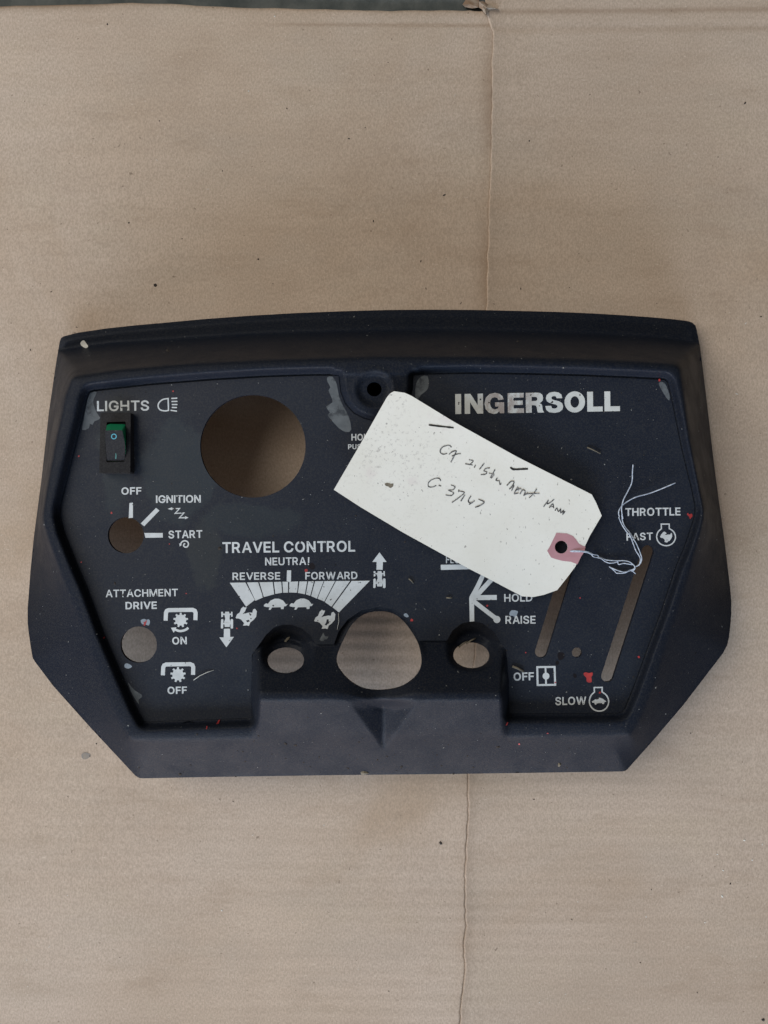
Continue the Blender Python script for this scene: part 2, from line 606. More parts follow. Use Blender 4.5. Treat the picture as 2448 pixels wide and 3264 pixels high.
BO = [(228, 1207), (240, 1199), (387, 1177), (629, 1157), (891, 1145), (1180, 1137), (1539, 1136), (1829, 1143), (2000, 1149), (2140, 1158), (2158, 1163), (2169, 1175),
      (2180, 1240), (2200, 1400), (2228, 1560), (2243, 1625), (2243, 1655), (2236, 1690), (2195, 1830), (2130, 2030), (2080, 2190), (2035, 2300), (2008, 2343),
      (1600, 2349), (820, 2353), (426, 2360), (412, 2350), (378, 2293), (339, 2201), (291, 2066), (243, 1941), (195, 1825), (152, 1715), (136, 1665), (134, 1640),
      (137, 1610), (151, 1529), (180, 1384), (209, 1255)]
PKE = [(803, 2286), (803, 2088), (808, 2080), (828, 2052), (848, 2023), (872, 2001), (901, 1991), (930, 1991), (963, 2003), (990, 2026), (1007, 2054), (1064, 2054),
       (1079, 2013), (1108, 1975), (1151, 1946), (1204, 1935), (1253, 1941), (1296, 1970), (1320, 2004), (1335, 2042), (1424, 2042), (1443, 2009), (1472, 1987),
       (1506, 1980), (1539, 1987), (1575, 2015), (1597, 2052), (1614, 2073), (1619, 2264), (1624, 2274)]
TAB = [(1318, 1196), (1316, 1240), (1306, 1278), (1286, 1308), (1258, 1328), (1225, 1340), (1192, 1343), (1160, 1335), (1127, 1318), (1100, 1288), (1085, 1250), (1079, 1198)]
RI = ([(281, 1262), (286, 1252), (300, 1248), (484, 1228), (677, 1213), (843, 1203), (1000, 1198)] + TAB[::-1] + [(1500, 1192), (1684, 1195), (1850, 1199), (2050, 1208), (2118, 1212), (2127, 1220),
      (2141, 1280), (2169, 1420), (2203, 1560), (2214, 1615), (2213, 1640), (2203, 1675), (2179, 1745), (2155, 1800), (2107, 1945), (2054, 2090), (2018, 2190), (1990, 2258), (1982, 2268),
      (1968, 2272)] + PKE[::-1] + [(797, 2288), (470, 2300), (460, 2298), (436, 2254), (388, 2144), (330, 2009), (281, 1874), (243, 1786), (205, 1690), (194, 1640), (196, 1610), (228, 1480), (262, 1345)])

STEER = spline([(1209, 1948), (1161, 1958), (1123, 1989), (1098, 2033), (1077, 2081), (1073, 2112), (1089, 2144), (1123, 2177), (1166, 2197), (1219, 2201), (1272, 2192),
                (1311, 2170), (1337, 2139), (1344, 2105), (1335, 2057), (1315, 2018), (1286, 1980), (1253, 1956)], 3, True)


def slot(a, b, r, n=12):
    ang = math.atan2(b[1] - a[1], b[0] - a[0])
    return ([(b[0] + r * math.cos(ang - math.pi / 2 + math.pi * i / n), b[1] + r * math.sin(ang - math.pi / 2 + math.pi * i / n)) for i in range(n + 1)] +
            [(a[0] + r * math.cos(ang + math.pi / 2 + math.pi * i / n), a[1] + r * math.sin(ang + math.pi / 2 + math.pi * i / n)) for i in range(n + 1)])


PLATE_HOLES = [circle(806, 1422, 168, 72, 164), circle(401, 1706, 57.5, 40), circle(442, 2055, 58, 40), circle(1839, 2080, 16, 24),
               slot((1725, 2077), (1852, 1668), 19.5), slot((1936, 2155), (2065, 1757), 19.5)]
PK_HOLES = [circle(910, 2106, 59, 40, 42, -0.08), circle(1503, 2090, 58, 40, 42, 0.08), STEER]
TAB_HOLE = circle(1193, 1240, 23.5, 32)
HOLES = PLATE_HOLES + PK_HOLES + [TAB_HOLE]

def zt_at(v):                                # raised border, mm above the cardboard: the panel leans a little, its lower end nearer the ground
    return 58.0 - 12.0 * np.clip((np.asarray(v, float) - 1150) / 1200, 0, 1.05)


DEEP = 6.0                                   # the face lies this far below the border


def zp(u, v):                                # top of the printed face plate
    return float(zt_at(v)) - DEEP + 0.9


STEP = 4.0
gu = np.arange(60, 2364, STEP)
gv = np.arange(960, 2512, STEP)
U, W = np.meshgrid(gu, gv)
dO, dW, dB, dR = (dist(U, W, p) for p in (OUT, WF, BO, RI))
iO, iW, iB, iR = (inside(U, W, p) for p in (OUT, WF, BO, RI))

ZT = zt_at(W)
ZF = ZT - DEEP
zfoot = np.interp(W, [1120, 1320, 1650, 2300], [8, 4, 8, 28])
Z = zfoot.copy()
Z = np.where(iO & ~iW, 9.5 - 2.0 * sstep(0.1, 1, dO / (dO + dW + 1e-6)) - 2.4 * (1 - sstep(0, 16, dO)), Z)
tw = dW / (dW + dB + 1e-6)
Z = np.where(iW & ~iB, zfoot + (ZT - zfoot) * tw, Z)
crown = ZT + 1.1 * np.sin(np.pi * np.clip(dB / (dB + dR + 1e-6), 0, 1))
wall_w = np.where((W < 1350) & (U > 1060) & (U < 1340), 16.0, 25.0)
tabreg = (W < 1360) & (U > 1060) & (U < 1340)
crown = np.where(tabreg & (W > 1195), ZT, crown)
rim = crown - (crown - ZF) * (1 - np.where(tabreg, sstep(4, 15, dR), sstep(6, 26, dR)))
rr = np.hypot(U - 1193, W - 1240)                                    # dished seat of the screw hole in the tab
rim = rim - 1.5 * (1 - sstep(44, 58, rr)) + 0.5 * np.exp(-((rr - 63) / 7) ** 2)
Z = np.where(iB & ~iR, rim, Z)
Z = np.where(iR, ZF, Z)
# the raised centre block with the steering column hole and two cable wells
vc = 2216 + 34 * np.exp(-((U - 1212) / 70) ** 2)
zc = 63.0 - 4.0 * np.exp(-((U - 1212) / 85) ** 2)
up = 40.5 + (zc - 40.5) * np.clip((W - 2048) / (vc - 10 - 2048), 0, 1)
dn = zc + (44.5 - zc) * np.clip((W - vc - 14) / (2366 - vc - 14), 0, 1)
blk = np.where(W < vc - 10, up, np.where(W > vc + 14, dn, zc))
for cu, cv in ((914, 2084), (1506, 2070)):
    r = np.hypot(U - cu, (W - cv) * 1.0)
    blk = blk - 8.5 * (1 - sstep(48, 88, r)) * sstep(2150, 2110, W)
    blk = blk + 2.2 * np.exp(-((np.hypot(U - cu, (W - cv - 20) * 1.3) - 70) / 7) ** 2) * sstep(2090, 2060, W)
dS = dist(U, W, STEER)
blk = blk + 1.6 * (1 - sstep(4, 20, dS)) * sstep(2120, 2060, W) * (W > 1900)
nk = np.clip((2394 - W) / 160, 0, 1)
notch = np.clip(1 - np.abs(U - 1222) / np.maximum(1, 112 * nk), 0, 1) * nk * sstep(2222, 2262, W)
side = sstep(799, 828, U) * (1 - sstep(1598, 1624, U))
inpk = (W > 1900) & (W < 2366) & (U > 790) & (U < 1634) & ~iR
fade = 1 - sstep(2335, 2366, W)
lower = np.where(W > 2280, Z, ZF)
mixed = lower + (blk - lower) * np.where(W > 2050, side, 1.0)
Z = np.where(inpk, np.where(W > 2335, np.maximum(Z, Z + (mixed - Z) * fade), mixed), Z)

Z = Z - 13.0 * notch * (W > 2215) * (W < 2396)


def blur(a, s):
    k = int(3 * s + 1)
    w = np.exp(-0.5 * (np.arange(-k, k + 1) / s) ** 2)
    w /= w.sum()
    for ax in (0, 1):
        p = np.pad(a, [(k, k) if i == ax else (0, 0) for i in (0, 1)], mode='edge')
        a = sum(w[i] * (p[i:i + a.shape[0]] if ax == 0 else p[:, i:i + a.shape[1]]) for i in range(2 * k + 1))
    return a


Z = blur(Z, 1.0)


def zmap(u, v):
    x = np.clip((np.asarray(u, float) - gu[0]) / STEP, 0, len(gu) - 1.001)
    y = np.clip((np.asarray(v, float) - gv[0]) / STEP, 0, len(gv) - 1.001)
    i, j = x.astype(int), y.astype(int)
    a, b = x - i, y - j
    return (Z[j, i] * (1 - a) + Z[j, i + 1] * a) * (1 - b) + (Z[j + 1, i] * (1 - a) + Z[j + 1, i + 1] * a) * b


lap = np.abs(np.gradient(np.gradient(Z, axis=0), axis=0)) + np.abs(np.gradient(np.gradient(Z, axis=1), axis=1))
lap = blur(lap, 1.5)
pu, pv = np.meshgrid(np.arange(84, 2336, 5.0), np.arange(984, 2486, 5.0))
pu, pv = pu.ravel(), pv.ravel()
lp = lap[np.clip(((pv - gv[0]) / STEP).astype(int), 0, len(gv) - 1), np.clip(((pu - gu[0]) / STEP).astype(int), 0, len(gu) - 1)]
ij = (np.round(pu / 5) + 0).astype(int), (np.round(pv / 5)).astype(int)
keep = ((lp > 0.05) | ((ij[0] % 3 == 0) & (ij[1] % 3 == 0))) & inside(pu, pv, OUT)
pu, pv = pu[keep], pv[keep]
pu = pu + np.random.RandomState(1).uniform(-0.8, 0.8, len(pu))
pv = pv + np.random.RandomState(2).uniform(-0.8, 0.8, len(pv))
keep = dist(pu, pv, OUT) > 3.5
for h in HOLES:
    hu = np.array(h)
    near = (pu > hu[:, 0].min() - 8) & (pu < hu[:, 0].max() + 8) & (pv > hu[:, 1].min() - 8) & (pv < hu[:, 1].max() + 8)
    idx = np.where(near)[0]
    bad = inside(pu[idx], pv[idx], h) | (dist(pu[idx], pv[idx], h) < 2.5)
    keep[idx[bad]] = False
pu, pv = pu[keep], pv[keep]


def cdt(loops, pu, pv):
    """triangles between boundary loops through the given inner points (all in photo pixels)"""
    pts, edges = [], []
    for l in loops:
        b = len(pts)
        pts += [tuple(p) for p in l]
        edges += [(b + i, b + (i + 1) % len(l)) for i in range(len(l))]
    pts += list(zip(pu.tolist(), pv.tolist()))
    r = G.delaunay_2d_cdt([Vector(p) for p in pts], edges, [], 0, 1e-4)
    vs = np.array([(p.x, p.y) for p in r[0]])
    tr = np.array([f for f in r[2]])
    c = vs[tr].mean(axis=1)
    ok = inside(c[:, 0], c[:, 1], loops[0])
    for h in loops[1:]:
        ok &= ~inside(c[:, 0], c[:, 1], h)
    return vs, tr[ok]


vs, tr = cdt([OUT] + HOLES, pu, pv)
zz = zmap(vs[:, 0], vs[:, 1])
top = [P(u, v, z) for (u, v), z in zip(vs, zz)]
TH = 2.2
bot = [(x, y, max(0.2, z * 1000 - TH) / 1000) for x, y, z in top]
nv = len(top)
faces = []
for a, b, c in tr.tolist():
    (x0, y0), (x1, y1), (x2, y2) = vs[a], vs[b], vs[c]
    if (x1 - x0) * (y2 - y0) - (x2 - x0) * (y1 - y0) > 0:
        a, b = b, a
    faces.append((a, b, c))
edge_use = {}
for a, b, c in faces:
    for e in ((a, b), (b, c), (c, a)):
        edge_use[e] = True
rimE = [e for e in edge_use if (e[1], e[0]) not in edge_use]
verts = top + bot
allf = faces + [(c + nv, b + nv, a + nv) for a, b, c in faces]
w0 = len(verts)
wid = {}
for a, b in rimE:                                   # walls of the rim and of the holes with vertices of their own, so the edge stays crisp
    for i in (a, b):
        if i not in wid:
            wid[i] = len(verts)
            verts += [top[i], bot[i]]
    allf.append((wid[b], wid[a], wid[a] + 1, wid[b] + 1))

panel = thing('instrument_panel', 'black moulded plastic tractor dash panel with white printed controls lying on brown cardboard', 'instrument panel')
housing = link('housing', verts, allf, M['housing'], panel, True)

for u, v in ((600, 2336), (1850, 2332)):               # hollow mounting bosses the lower end stands on
    x, y, z = P(u, v, float(zmap(u, v)) - 5.0)
    V = [(x + r * math.cos(k * math.pi / 8), y + r * math.sin(k * math.pi / 8), h) for r, h in ((0.006, z), (0.005, 0.0002), (0.0025, 0.0002), (0.0025, 0.006)) for k in range(16)]
    F = [(a * 16 + k, a * 16 + (k + 1) % 16, a * 16 + 16 + (k + 1) % 16, a * 16 + 16 + k) for a in range(3) for k in range(16)]
    link('mounting_boss', V, [f[::-1] for f in F], M['housing'], panel, False)

x, y, z = P(1193, 1240, float(zmap(1193, 1280)) - 2.6)    # blind screw boss under the hole in the tab
V = [(x + r * math.cos(k * math.pi / 12), y + r * math.sin(k * math.pi / 12), h) for r, h in ((0.0056, z), (0.0052, z - 0.024)) for k in range(24)]
link('screw_boss', V, [(k, (k + 1) % 24, 24 + (k + 1) % 24, 24 + k) for k in range(24)] + [tuple(range(24, 48))], M['housing'], panel, True)

# ------------------------------------------------------------------ printed face plate
ZP = zp
TABO = [(x, y) for x, y in RI]
loops = [TABO] + PLATE_HOLES
pts = [p for l in loops for p in l]
tris = G.tessellate_polygon([[Vector((p[0], -p[1], 0)) for p in l] for l in loops])
V = [P(u, v, zp(u, v)) for u, v in pts]
F = []
for t in tris:
    a, b, c = (Vector(V[i]) for i in t)
    F.append(t if (b - a).cross(c - a).z > 0 else t[::-1])
off = 0
for li, l in enumerate(loops):
    m = len(l)
    b = len(V)
    V += [P(u, v, zp(u, v)) for u, v in l] + [P(u, v, zp(u, v) - 0.8) for u, v in l]
    for i in range(m):
        j = (i + 1) % m
        F.append((b + i, b + j, b + m + j, b + m + i))
plate = link('face_plate', V, F, M['plate'], panel)

GLYPHS = {
 'A': ['0,0 364,1000 511,1000 878,0 744,0 532,595 487,732 424,940 450,940 386,729 342,595 135,0', '184,279 184,391 695,391 695,279'],
 'C': ['446,-13 383,-10 324,2 268,22 216,49 168,83 126,125 89,172 58,227 32,287 14,352 4,423 0,499 4,576 14,647 32,713 58,773 89,827 126,875 168,916 216,951 268,978 324,998 383,1010 446,1013 520,1008 590,991 654,964 711,926 761,879 801,822 831,758 850,685 723,685 708,733 686,776 623,842 541,883 446,896 359,884 282,850 216,793 166,715 135,617 124,499 135,382 167,284 217,207 282,150 360,116 446,104 541,118 623,158 686,225 723,315 850,315 832,243 802,178 761,122 712,74 654,37 590,9 521,-8'],
 'D': ['312,0 70,0 70,112 304,112 416,124 507,159 577,216 627,293 657,389 666,502 657,614 627,709 578,785 510,842 423,876 316,888 65,888 65,1000 325,1000 395,996 460,985 520,966 575,940 666,868 734,769 758,710 775,646 786,577 789,502 786,427 775,357 758,292 734,233 703,180 665,134 621,94 571,60 515,34 453,15 385,4', '127,1000 127,0 0,0 0,1000'],
 'E': ['0,0 0,1000 614,1000 614,888 127,888 127,562 581,562 581,450 127,450 127,112 619,112 619,0'],
 'F': ['0,0 0,1000 607,1000 607,888 127,888 127,547 562,547 562,435 127,435 127,0'],
 'G': ['449,-13 384,-10 324,2 267,22 214,49 167,84 124,125 88,173 57,227 32,287 14,353 4,423 0,499 4,576 14,647 32,713 57,773 88,827 124,875 166,916 213,951 265,978 320,998 379,1010 442,1013 518,1008 590,990 655,961 713,922 763,874 804,818 834,755 853,685 723,685 682,773 621,839 541,882 442,896 357,884 281,850 216,793 166,715 135,617 124,499 135,382 167,285 217,207 283,150 361,116 449,104 529,113 598,140 656,183 700,242 727,314 736,398 774,391 477,391 477,503 860,503 860,393 847,278 807,179 744,97 661,37 562,-1'],
 'H': ['0,0 0,1000 127,1000 127,568 653,568 653,1000 780,1000 780,0 653,0 653,456 127,456 127,0'],
 'I': ['0,0 0,112 171,112 171,888 0,888 0,1000 468,1000 468,888 298,888 298,112 468,112 468,0'],
 'L': ['0,0 0,1000 127,1000 127,112 592,112 592,0'],
 'M': ['0,0 0,1000 180,1000 427,368 447,312 470,241 494,165 514,96 486,96 507,162 531,238 554,311 574,368 818,1000 998,1000 998,0 873,0 873,572 873,643 875,725 877,812 879,899 890,899 860,805 829,713 801,633 778,572 554,0 444,0 217,572 195,631 167,710 136,801 102,899 115,899 118,818 119,731 121,646 121,572 121,0'],
 'N': ['0,0 0,1000 150,1000 556,359 595,296 644,210 695,108 678,105 669,213 666,309 666,383 666,1000 793,1000 793,0 642,0 279,570 231,650 173,749 93,889 116,892 122,754 126,645 128,572 128,0'],
 'O': ['446,-13 383,-10 324,2 268,22 216,49 169,83 127,125 90,172 58,227 33,287 15,352 4,423 0,499 4,576 15,647 33,713 58,773 90,827 127,875 169,916 216,951 268,978 324,998 383,1010 446,1013 508,1010 567,998 623,978 675,951 722,916 764,875 801,827 833,773 858,713 876,647 886,576 890,499 886,423 876,352 858,287 833,227 801,172 764,125 722,83 675,49 623,22 567,2 508,-10', '446,104 531,115 608,149 673,205 723,283 756,382 766,499 756,618 723,717 673,795 608,851 531,885 446,896 360,885 283,850 218,794 167,716 135,618 124,499 135,382 167,284 218,206 283,150 360,115'],
 'P': ['0,0 0,1000 344,1000 450,990 535,958 601,909 648,845 676,769 685,683 676,598 648,522 601,457 535,407 450,376 344,365 97,365 97,477 339,477 410,483 466,503 508,535 537,577 553,627 559,683 553,740 537,789 508,831 465,862 409,882 338,889 127,889 127,0'],
 'R': ['0,0 0,1000 346,1000 451,990 537,960 603,913 649,851 677,777 687,692 677,607 649,534 602,473 536,427 451,398 346,389 71,389 71,501 341,501 411,507 467,524 509,553 538,591 555,637 560,692 555,748 538,796 509,835 467,864 411,882 340,889 127,889 127,0', '576,0 334,450 477,450 723,0'],
 'S': ['364,-17 263,-9 176,18 104,61 50,118 15,188 0,268 130,268 142,216 167,172 205,139 252,115 306,101 364,97 429,102 487,118 535,145 572,181 596,224 604,274 597,317 578,352 546,379 506,402 406,437 286,470 176,512 94,568 44,641 27,732 38,811 72,880 126,936 195,979 278,1005 371,1013 465,1005 546,978 614,936 666,882 700,817 713,743 588,743 567,810 519,860 450,891 367,901 307,896 254,880 210,855 178,822 158,783 151,738 159,692 182,656 217,627 258,606 342,577 444,549 537,518 630,467 669,432 700,388 721,336 728,272 717,195 685,125 632,66 560,21 471,-8'],
 'T': ['0,888 0,1000 757,1000 757,888 442,888 442,0 316,0 316,888'],
 'U': ['391,-16 280,-5 185,30 107,85 48,157 12,243 0,340 0,1000 126,1000 126,350 134,282 158,222 197,172 250,134 314,109 391,101 467,109 532,134 584,172 622,222 646,282 654,350 654,1000 781,1000 781,340 768,243 732,157 674,85 596,30 501,-5'],
 'V': ['368,0 0,1000 134,1000 346,405 391,270 455,60 429,60 493,271 537,405 744,1000 878,1000 514,0'],
 'W': ['272,0 0,1000 130,1000 289,385 313,286 335,184 355,78 340,78 360,184 383,286 408,385 570,1000 714,1000 875,385 900,286 923,184 945,78 928,78 948,184 971,286 995,385 1154,1000 1284,1000 1010,0 863,0 691,635 658,769 628,934 655,934 626,776 593,635 421,0'],
}
# ------------------------------------------------------------------ lettering
def glyph_loops(ch, weight):
    """outline loops of a letter, cap height 1, thickened by weight"""
    loops = []
    for s in GLYPHS[ch]:
        l = [tuple(int(q) / 1000 for q in p.split(',')) for p in s.split()]
        loops.append(l)
    big = max(loops, key=lambda l: max(p[0] for p in l) - min(p[0] for p in l))

    def area2(l):
        return sum(l[i][0] * l[(i + 1) % len(l)][1] - l[(i + 1) % len(l)][0] * l[i][1] for i in range(len(l)))
    res = []
    for l in loops:
        outer = l is big
        sg = (1 if area2(l) > 0 else -1) * (1 if outer else -1)
        o = []
        m = len(l)
        for i in range(m):
            a, p, c = l[i - 1], l[i], l[(i + 1) % m]
            d1 = Vector((p[0] - a[0], p[1] - a[1])).normalized()
            d2 = Vector((c[0] - p[0], c[1] - p[1])).normalized()
            n1, n2 = Vector((d1.y, -d1.x)), Vector((d2.y, -d2.x))
            nn = n1 + n2
            if nn.length < 1e-5:
                nn = n1
            nn.normalize()
            k = min(1.6, 1 / max(0.35, nn.dot(n1)))
            o.append((p[0] + nn.x * weight * sg * k, p[1] + nn.y * weight * sg * k))
        res.append(o)
    return res


def word(text, u0, v0, u1, v1, cap, weight=0.044, gap=0.16, mat='ink', parent=None, label=None, jig=0.0):
    """text on a baseline (u0,v0)-(u1,v1) in photo pixels, letters cap pixels high"""
    x, placed = 0.0, []
    for ch in text:
        if ch == ' ':
            x += 0.34
            continue
        ls = glyph_loops(ch, weight)
        placed.append((x, ls, ch))
        kern = {'A': 0.09, 'V': 0.09, 'T': 0.10, 'L': 0.12, 'F': 0.14}.get(ch, gap)
        x += max(p[0] for l in ls for p in l) + weight + kern
        last = kern
    total = x - last
    L = math.dist((u0, v0), (u1, v1))
    sx = L / total
    ex, ey = (u1 - u0) / L, (v1 - v0) / L
    fl = Flat(ZP, 0.08, 0.0)
    weight += 0.006
    y_lo, y_hi = -weight, 1 + weight
    for x0, ls, ch in placed:
        loops = []
        for l in ls:
            loops.append([(u0 + ex * (x0 + weight + px) * sx + ey * ((py - y_lo) / (y_hi - y_lo)) * cap,
                           v0 + ey * (x0 + weight + px) * sx - ex * ((py - y_lo) / (y_hi - y_lo)) * cap) for px, py in l])
        fl.poly(*loops)
    return fl.build('lettering', M[mat], parent or plate, label or 'white printed word ' + text)


for k_, v_ in (('A', ['0,0 364,1000 511,1000 878,0 744,0 650,279 228,279 135,0', '265,391 437,900 613,391']),
               ('D', ['0,0 0,1000 325,1000 395,996 460,985 520,966 575,940 666,868 734,769 758,710 775,646 786,577 789,502 786,427 775,357 758,292 734,233 703,180 665,134 621,94 571,60 515,34 453,15 385,4',
                      '127,112 304,112 416,124 507,159 577,216 627,293 657,389 666,502 657,614 627,709 578,785 510,842 423,876 316,888 127,888']),
               ('P', ['0,0 0,1000 344,1000 450,990 535,958 601,909 648,845 676,769 685,683 676,598 648,522 601,457 535,407 450,376 344,365 127,365 127,0',
                      '127,477 339,477 410,483 466,503 508,535 537,577 553,627 559,683 553,740 537,789 508,831 465,862 409,882 338,889 127,889']),
               ('R', ['0,0 0,1000 346,1000 451,990 537,960 603,913 649,851 677,777 687,692 677,607 649,534 602,473 536,427 490,410 723,0 576,0 360,389 127,389 127,0',
                      '127,501 341,501 411,507 467,524 509,553 538,591 555,637 560,692 555,748 538,796 509,835 467,864 411,882 340,889 127,889'])):
    GLYPHS[k_] = v_
GLYPHS['I'] = ['0,0 0,1000 127,1000 127,0']
word('LIGHTS', 309, 1311, 475, 1309, 33, 0.03)
word('OFF', 387, 1577, 451, 1576, 23.5, label='white printed word OFF over the ignition hole')
word('IGNITION', 497, 1603.5, 640, 1602, 24.5, 0.04, 0.11)
word('START', 537, 1716.5, 645, 1714.5, 25, 0.04)
word('ATTACHMENT', 337, 1904, 567, 1900.5, 24, 0.03)
word('DRIVE', 400, 1942.5, 500, 1941, 24)
word('ON', 549, 2054.5, 595.5, 2053.5, 24)
word('OFF', 534, 2212.5, 596, 2211.5, 23.5, label='white printed word OFF below the lower gear symbol')
word('TRAVEL CONTROL', 709, 1763, 1132, 1758.5, 35, 0.036)
word('NEUTRA', 845, 1802.5, 976, 1800.5, 25, 0.034, label='white printed word NEUTRAL, its last letter worn to a stroke')
f = Flat(ZP, 0.08)
f.poly([(981.5, 1776), (986.5, 1776), (985.5, 1794), (981.5, 1795)]).poly([(981, 1797), (984, 1796.5), (985, 1800.5), (981.5, 1801)])
f.build('lettering', M['ink'], plate, 'worn stroke of the last letter of NEUTRAL')
word('REVERSE', 741, 1849, 893, 1847.5, 24, 0.034)
word('FORWARD', 973, 1847.5, 1139, 1846, 24, 0.034)
word('HOU', 1120, 1404.5, 1176, 1404, 21.5, label='white printed word running under the tag edge, beginning HO')
word('PUSH', 1109.5, 1432, 1166, 1431.5, 16, label='small white printed word running under the tag edge, beginning PUS')
word('THROTTLE', 1993, 1645, 2169, 1643, 25.5, 0.038)
word('FAST', 1997, 1723.5, 2081, 1721, 24, 0.036)
word('HOLD', 1607, 1918.5, 1697, 1917, 25, 0.032)
word('RAISE', 1611, 1988.5, 1707, 1988, 25.5, 0.032)
word('OFF', 1637, 2170, 1702, 2168.5, 26, label='white printed word OFF beside the choke symbol')
word('SLOW', 1770, 2248, 1869, 2246, 26, 0.034)
word('FLOAT', 1421.5, 1795.5, 1500, 1795, 24, 0.032, label='white printed word mostly under the tag, beginning FL')

# the heavy maker's name, letter by letter (unit: cap height 1, read off the photo)
HEAVY = {
    'I': (0.28, [[(0, 0), (0, 1), (0.28, 1), (0.28, 0)]]),
    'N': (0.93, [[(0, 0), (0, 1), (0.30, 1), (0.66, 0.42), (0.66, 1), (0.93, 1), (0.93, 0), (0.64, 0), (0.27, 0.58), (0.27, 0)]]),
    'E': (0.80, [[(0, 0), (0, 1), (0.79, 1), (0.79, 0.77), (0.29, 0.77), (0.29, 0.62), (0.74, 0.62), (0.74, 0.40), (0.29, 0.40), (0.29, 0.23), (0.80, 0.23), (0.80, 0)]]),
    'L': (0.76, [[(0, 0), (0, 1), (0.29, 1), (0.29, 0.25), (0.76, 0.25), (0.76, 0)]]),
    'O': (1.02, [circle(0.51, 0.5, 0.51, 40, 0.53), circle(0.51, 0.5, 0.215, 32, 0.285)[::-1]]),
    'R': (0.90, [[(0, 0), (0, 1), (0.58, 1), (0.72, 0.97), (0.82, 0.89), (0.855, 0.74), (0.83, 0.60), (0.76, 0.52), (0.67, 0.475), (0.77, 0.42), (0.81, 0.32), (0.83, 0.12), (0.90, 0.0),
                 (0.59, 0), (0.555, 0.10), (0.54, 0.26), (0.48, 0.36), (0.40, 0.375), (0.29, 0.375), (0.29, 0)],
                [(0.29, 0.79), (0.29, 0.585), (0.47, 0.585), (0.55, 0.62), (0.575, 0.69), (0.55, 0.76), (0.47, 0.79)]]),
    'S': (0.88, [[(0.84, 0.70), (0.80, 0.88), (0.66, 0.99), (0.44, 1.03), (0.22, 0.99), (0.07, 0.87), (0.03, 0.70), (0.09, 0.55), (0.24, 0.46), (0.46, 0.40), (0.58, 0.345), (0.60, 0.27), (0.54, 0.205),
                 (0.44, 0.185), (0.33, 0.21), (0.285, 0.33), (0.0, 0.32), (0.04, 0.14), (0.18, 0.01), (0.44, -0.03), (0.69, 0.01), (0.84, 0.13), (0.88, 0.29), (0.83, 0.45), (0.68, 0.55), (0.44, 0.61),
                 (0.33, 0.66), (0.30, 0.73), (0.35, 0.795), (0.44, 0.815), (0.53, 0.79), (0.565, 0.70)]]),
    'G': (0.99, [[(0.70, 0.66), (0.96, 0.69), (0.90, 0.86), (0.75, 0.98), (0.52, 1.03), (0.25, 0.97), (0.07, 0.79), (0.0, 0.50), (0.06, 0.22), (0.22, 0.04), (0.46, -0.03), (0.62, 0.0), (0.74, 0.10),
                 (0.77, 0.0), (0.98, 0.0), (0.98, 0.55), (0.53, 0.55), (0.53, 0.34), (0.71, 0.34), (0.66, 0.24), (0.52, 0.195), (0.38, 0.25), (0.30, 0.36), (0.28, 0.50), (0.30, 0.65), (0.38, 0.77),
                 (0.52, 0.81), (0.64, 0.77)]]),
}
fl = Flat(ZP, 0.08, 0.0)
for ch, xa, xb in (('I', 418, 457), ('N', 480, 602), ('G', 611, 742), ('E', 765, 872), ('R', 884, 1005), ('S', 1013, 1131), ('O', 1140, 1276), ('L', 1290, 1392), ('L', 1404, 1506)):
    wd, ls = HEAVY[ch]
    out = []
    for l in ls:
        o = []
        for x, y in l:
            cx_ = xa + x / wd * (xb - xa)
            base = 767 - (cx_ - 418) * (19.5 / 1088)
            o.append((1250 + (cx_ - y * 1.5) / 2.074, 950 + (base - y * 132) / 2.074))
        out.append(o)
    fl.poly(*out)
fl.build('lettering', M['ink_dirty'], plate, 'large heavy white maker name with a dirty smear over its middle letters')

# ------------------------------------------------------------------ printed symbols
Z1 = lambda s: crop(480, 1560, 8.295, s)
Z2 = lambda s: crop(500, 1920, 7.373, s)
Z3 = lambda s: crop(1380, 1780, 4.366, s)
Z4 = lambda s: crop(1620, 2080, 4.608, s)
Z5 = lambda s: crop(1960, 1600, 6.381, s)
Z6 = lambda s: crop(690, 1720, 3.016, s)
Z7 = lambda s: crop(1740, 1640, 4.879, s)


def symbol(label, fl, mat='ink'):
    return fl.build('symbol', M[mat], plate, label)


f = Flat(ZP, 0.08)
f.line(spline(UL('1008,664 975,670 952,686 942,705 944,725 958,740 985,746 1010,743'), 3) , 4.2, True)
for a in ('1028,664 1068,662', '1030,684 1069,683', '1032,704 1069,704', '1032,723 1066,724', '1024,742 1066,748'):
    f.line(UL(a), 4.0)
symbol('white headlamp symbol beside the word LIGHTS', f)
f = Flat(ZP, 0.08)
f.poly(UL('752,1355 775,1353 775,1452 747,1455')).poly(UL('928,1387 950,1405 849,1509 827,1490')).poly(UL('850,1553 972,1553 973,1583 858,1585'))
symbol('three white position bars round the ignition hole', f)
f = Flat(ZP, 0.08)
f.line(Z1('560,512 765,505 648,635 880,622 762,752 905,746'), 4.2).poly(Z1('448,515 568,472 568,548')).poly(Z1('1003,745 910,705 910,788'))
symbol('white lightning bolt arrow below IGNITION', f)
f = Flat(ZP, 0.08)
f.line(spline(Z1('795,1445 815,1405 855,1370 920,1358 985,1395 1000,1455 968,1515 915,1525 875,1495 880,1450 915,1432'), 3), 4.2).poly(Z1('758,1425 830,1465 772,1508'))
symbol('white curled arrow below START', f)


def gear(f, cu, cv, r, ri, teeth=9, rot=0.0):
    pts = []
    for i in range(teeth):
        a = 2 * math.pi * i / teeth + rot
        for d, rad in ((-0.19, ri), (-0.12, r), (0.12, r), (0.19, ri)):
            pts.append((cu + rad * math.cos(a + d), cv + rad * math.sin(a + d)))
    f.poly(pts)


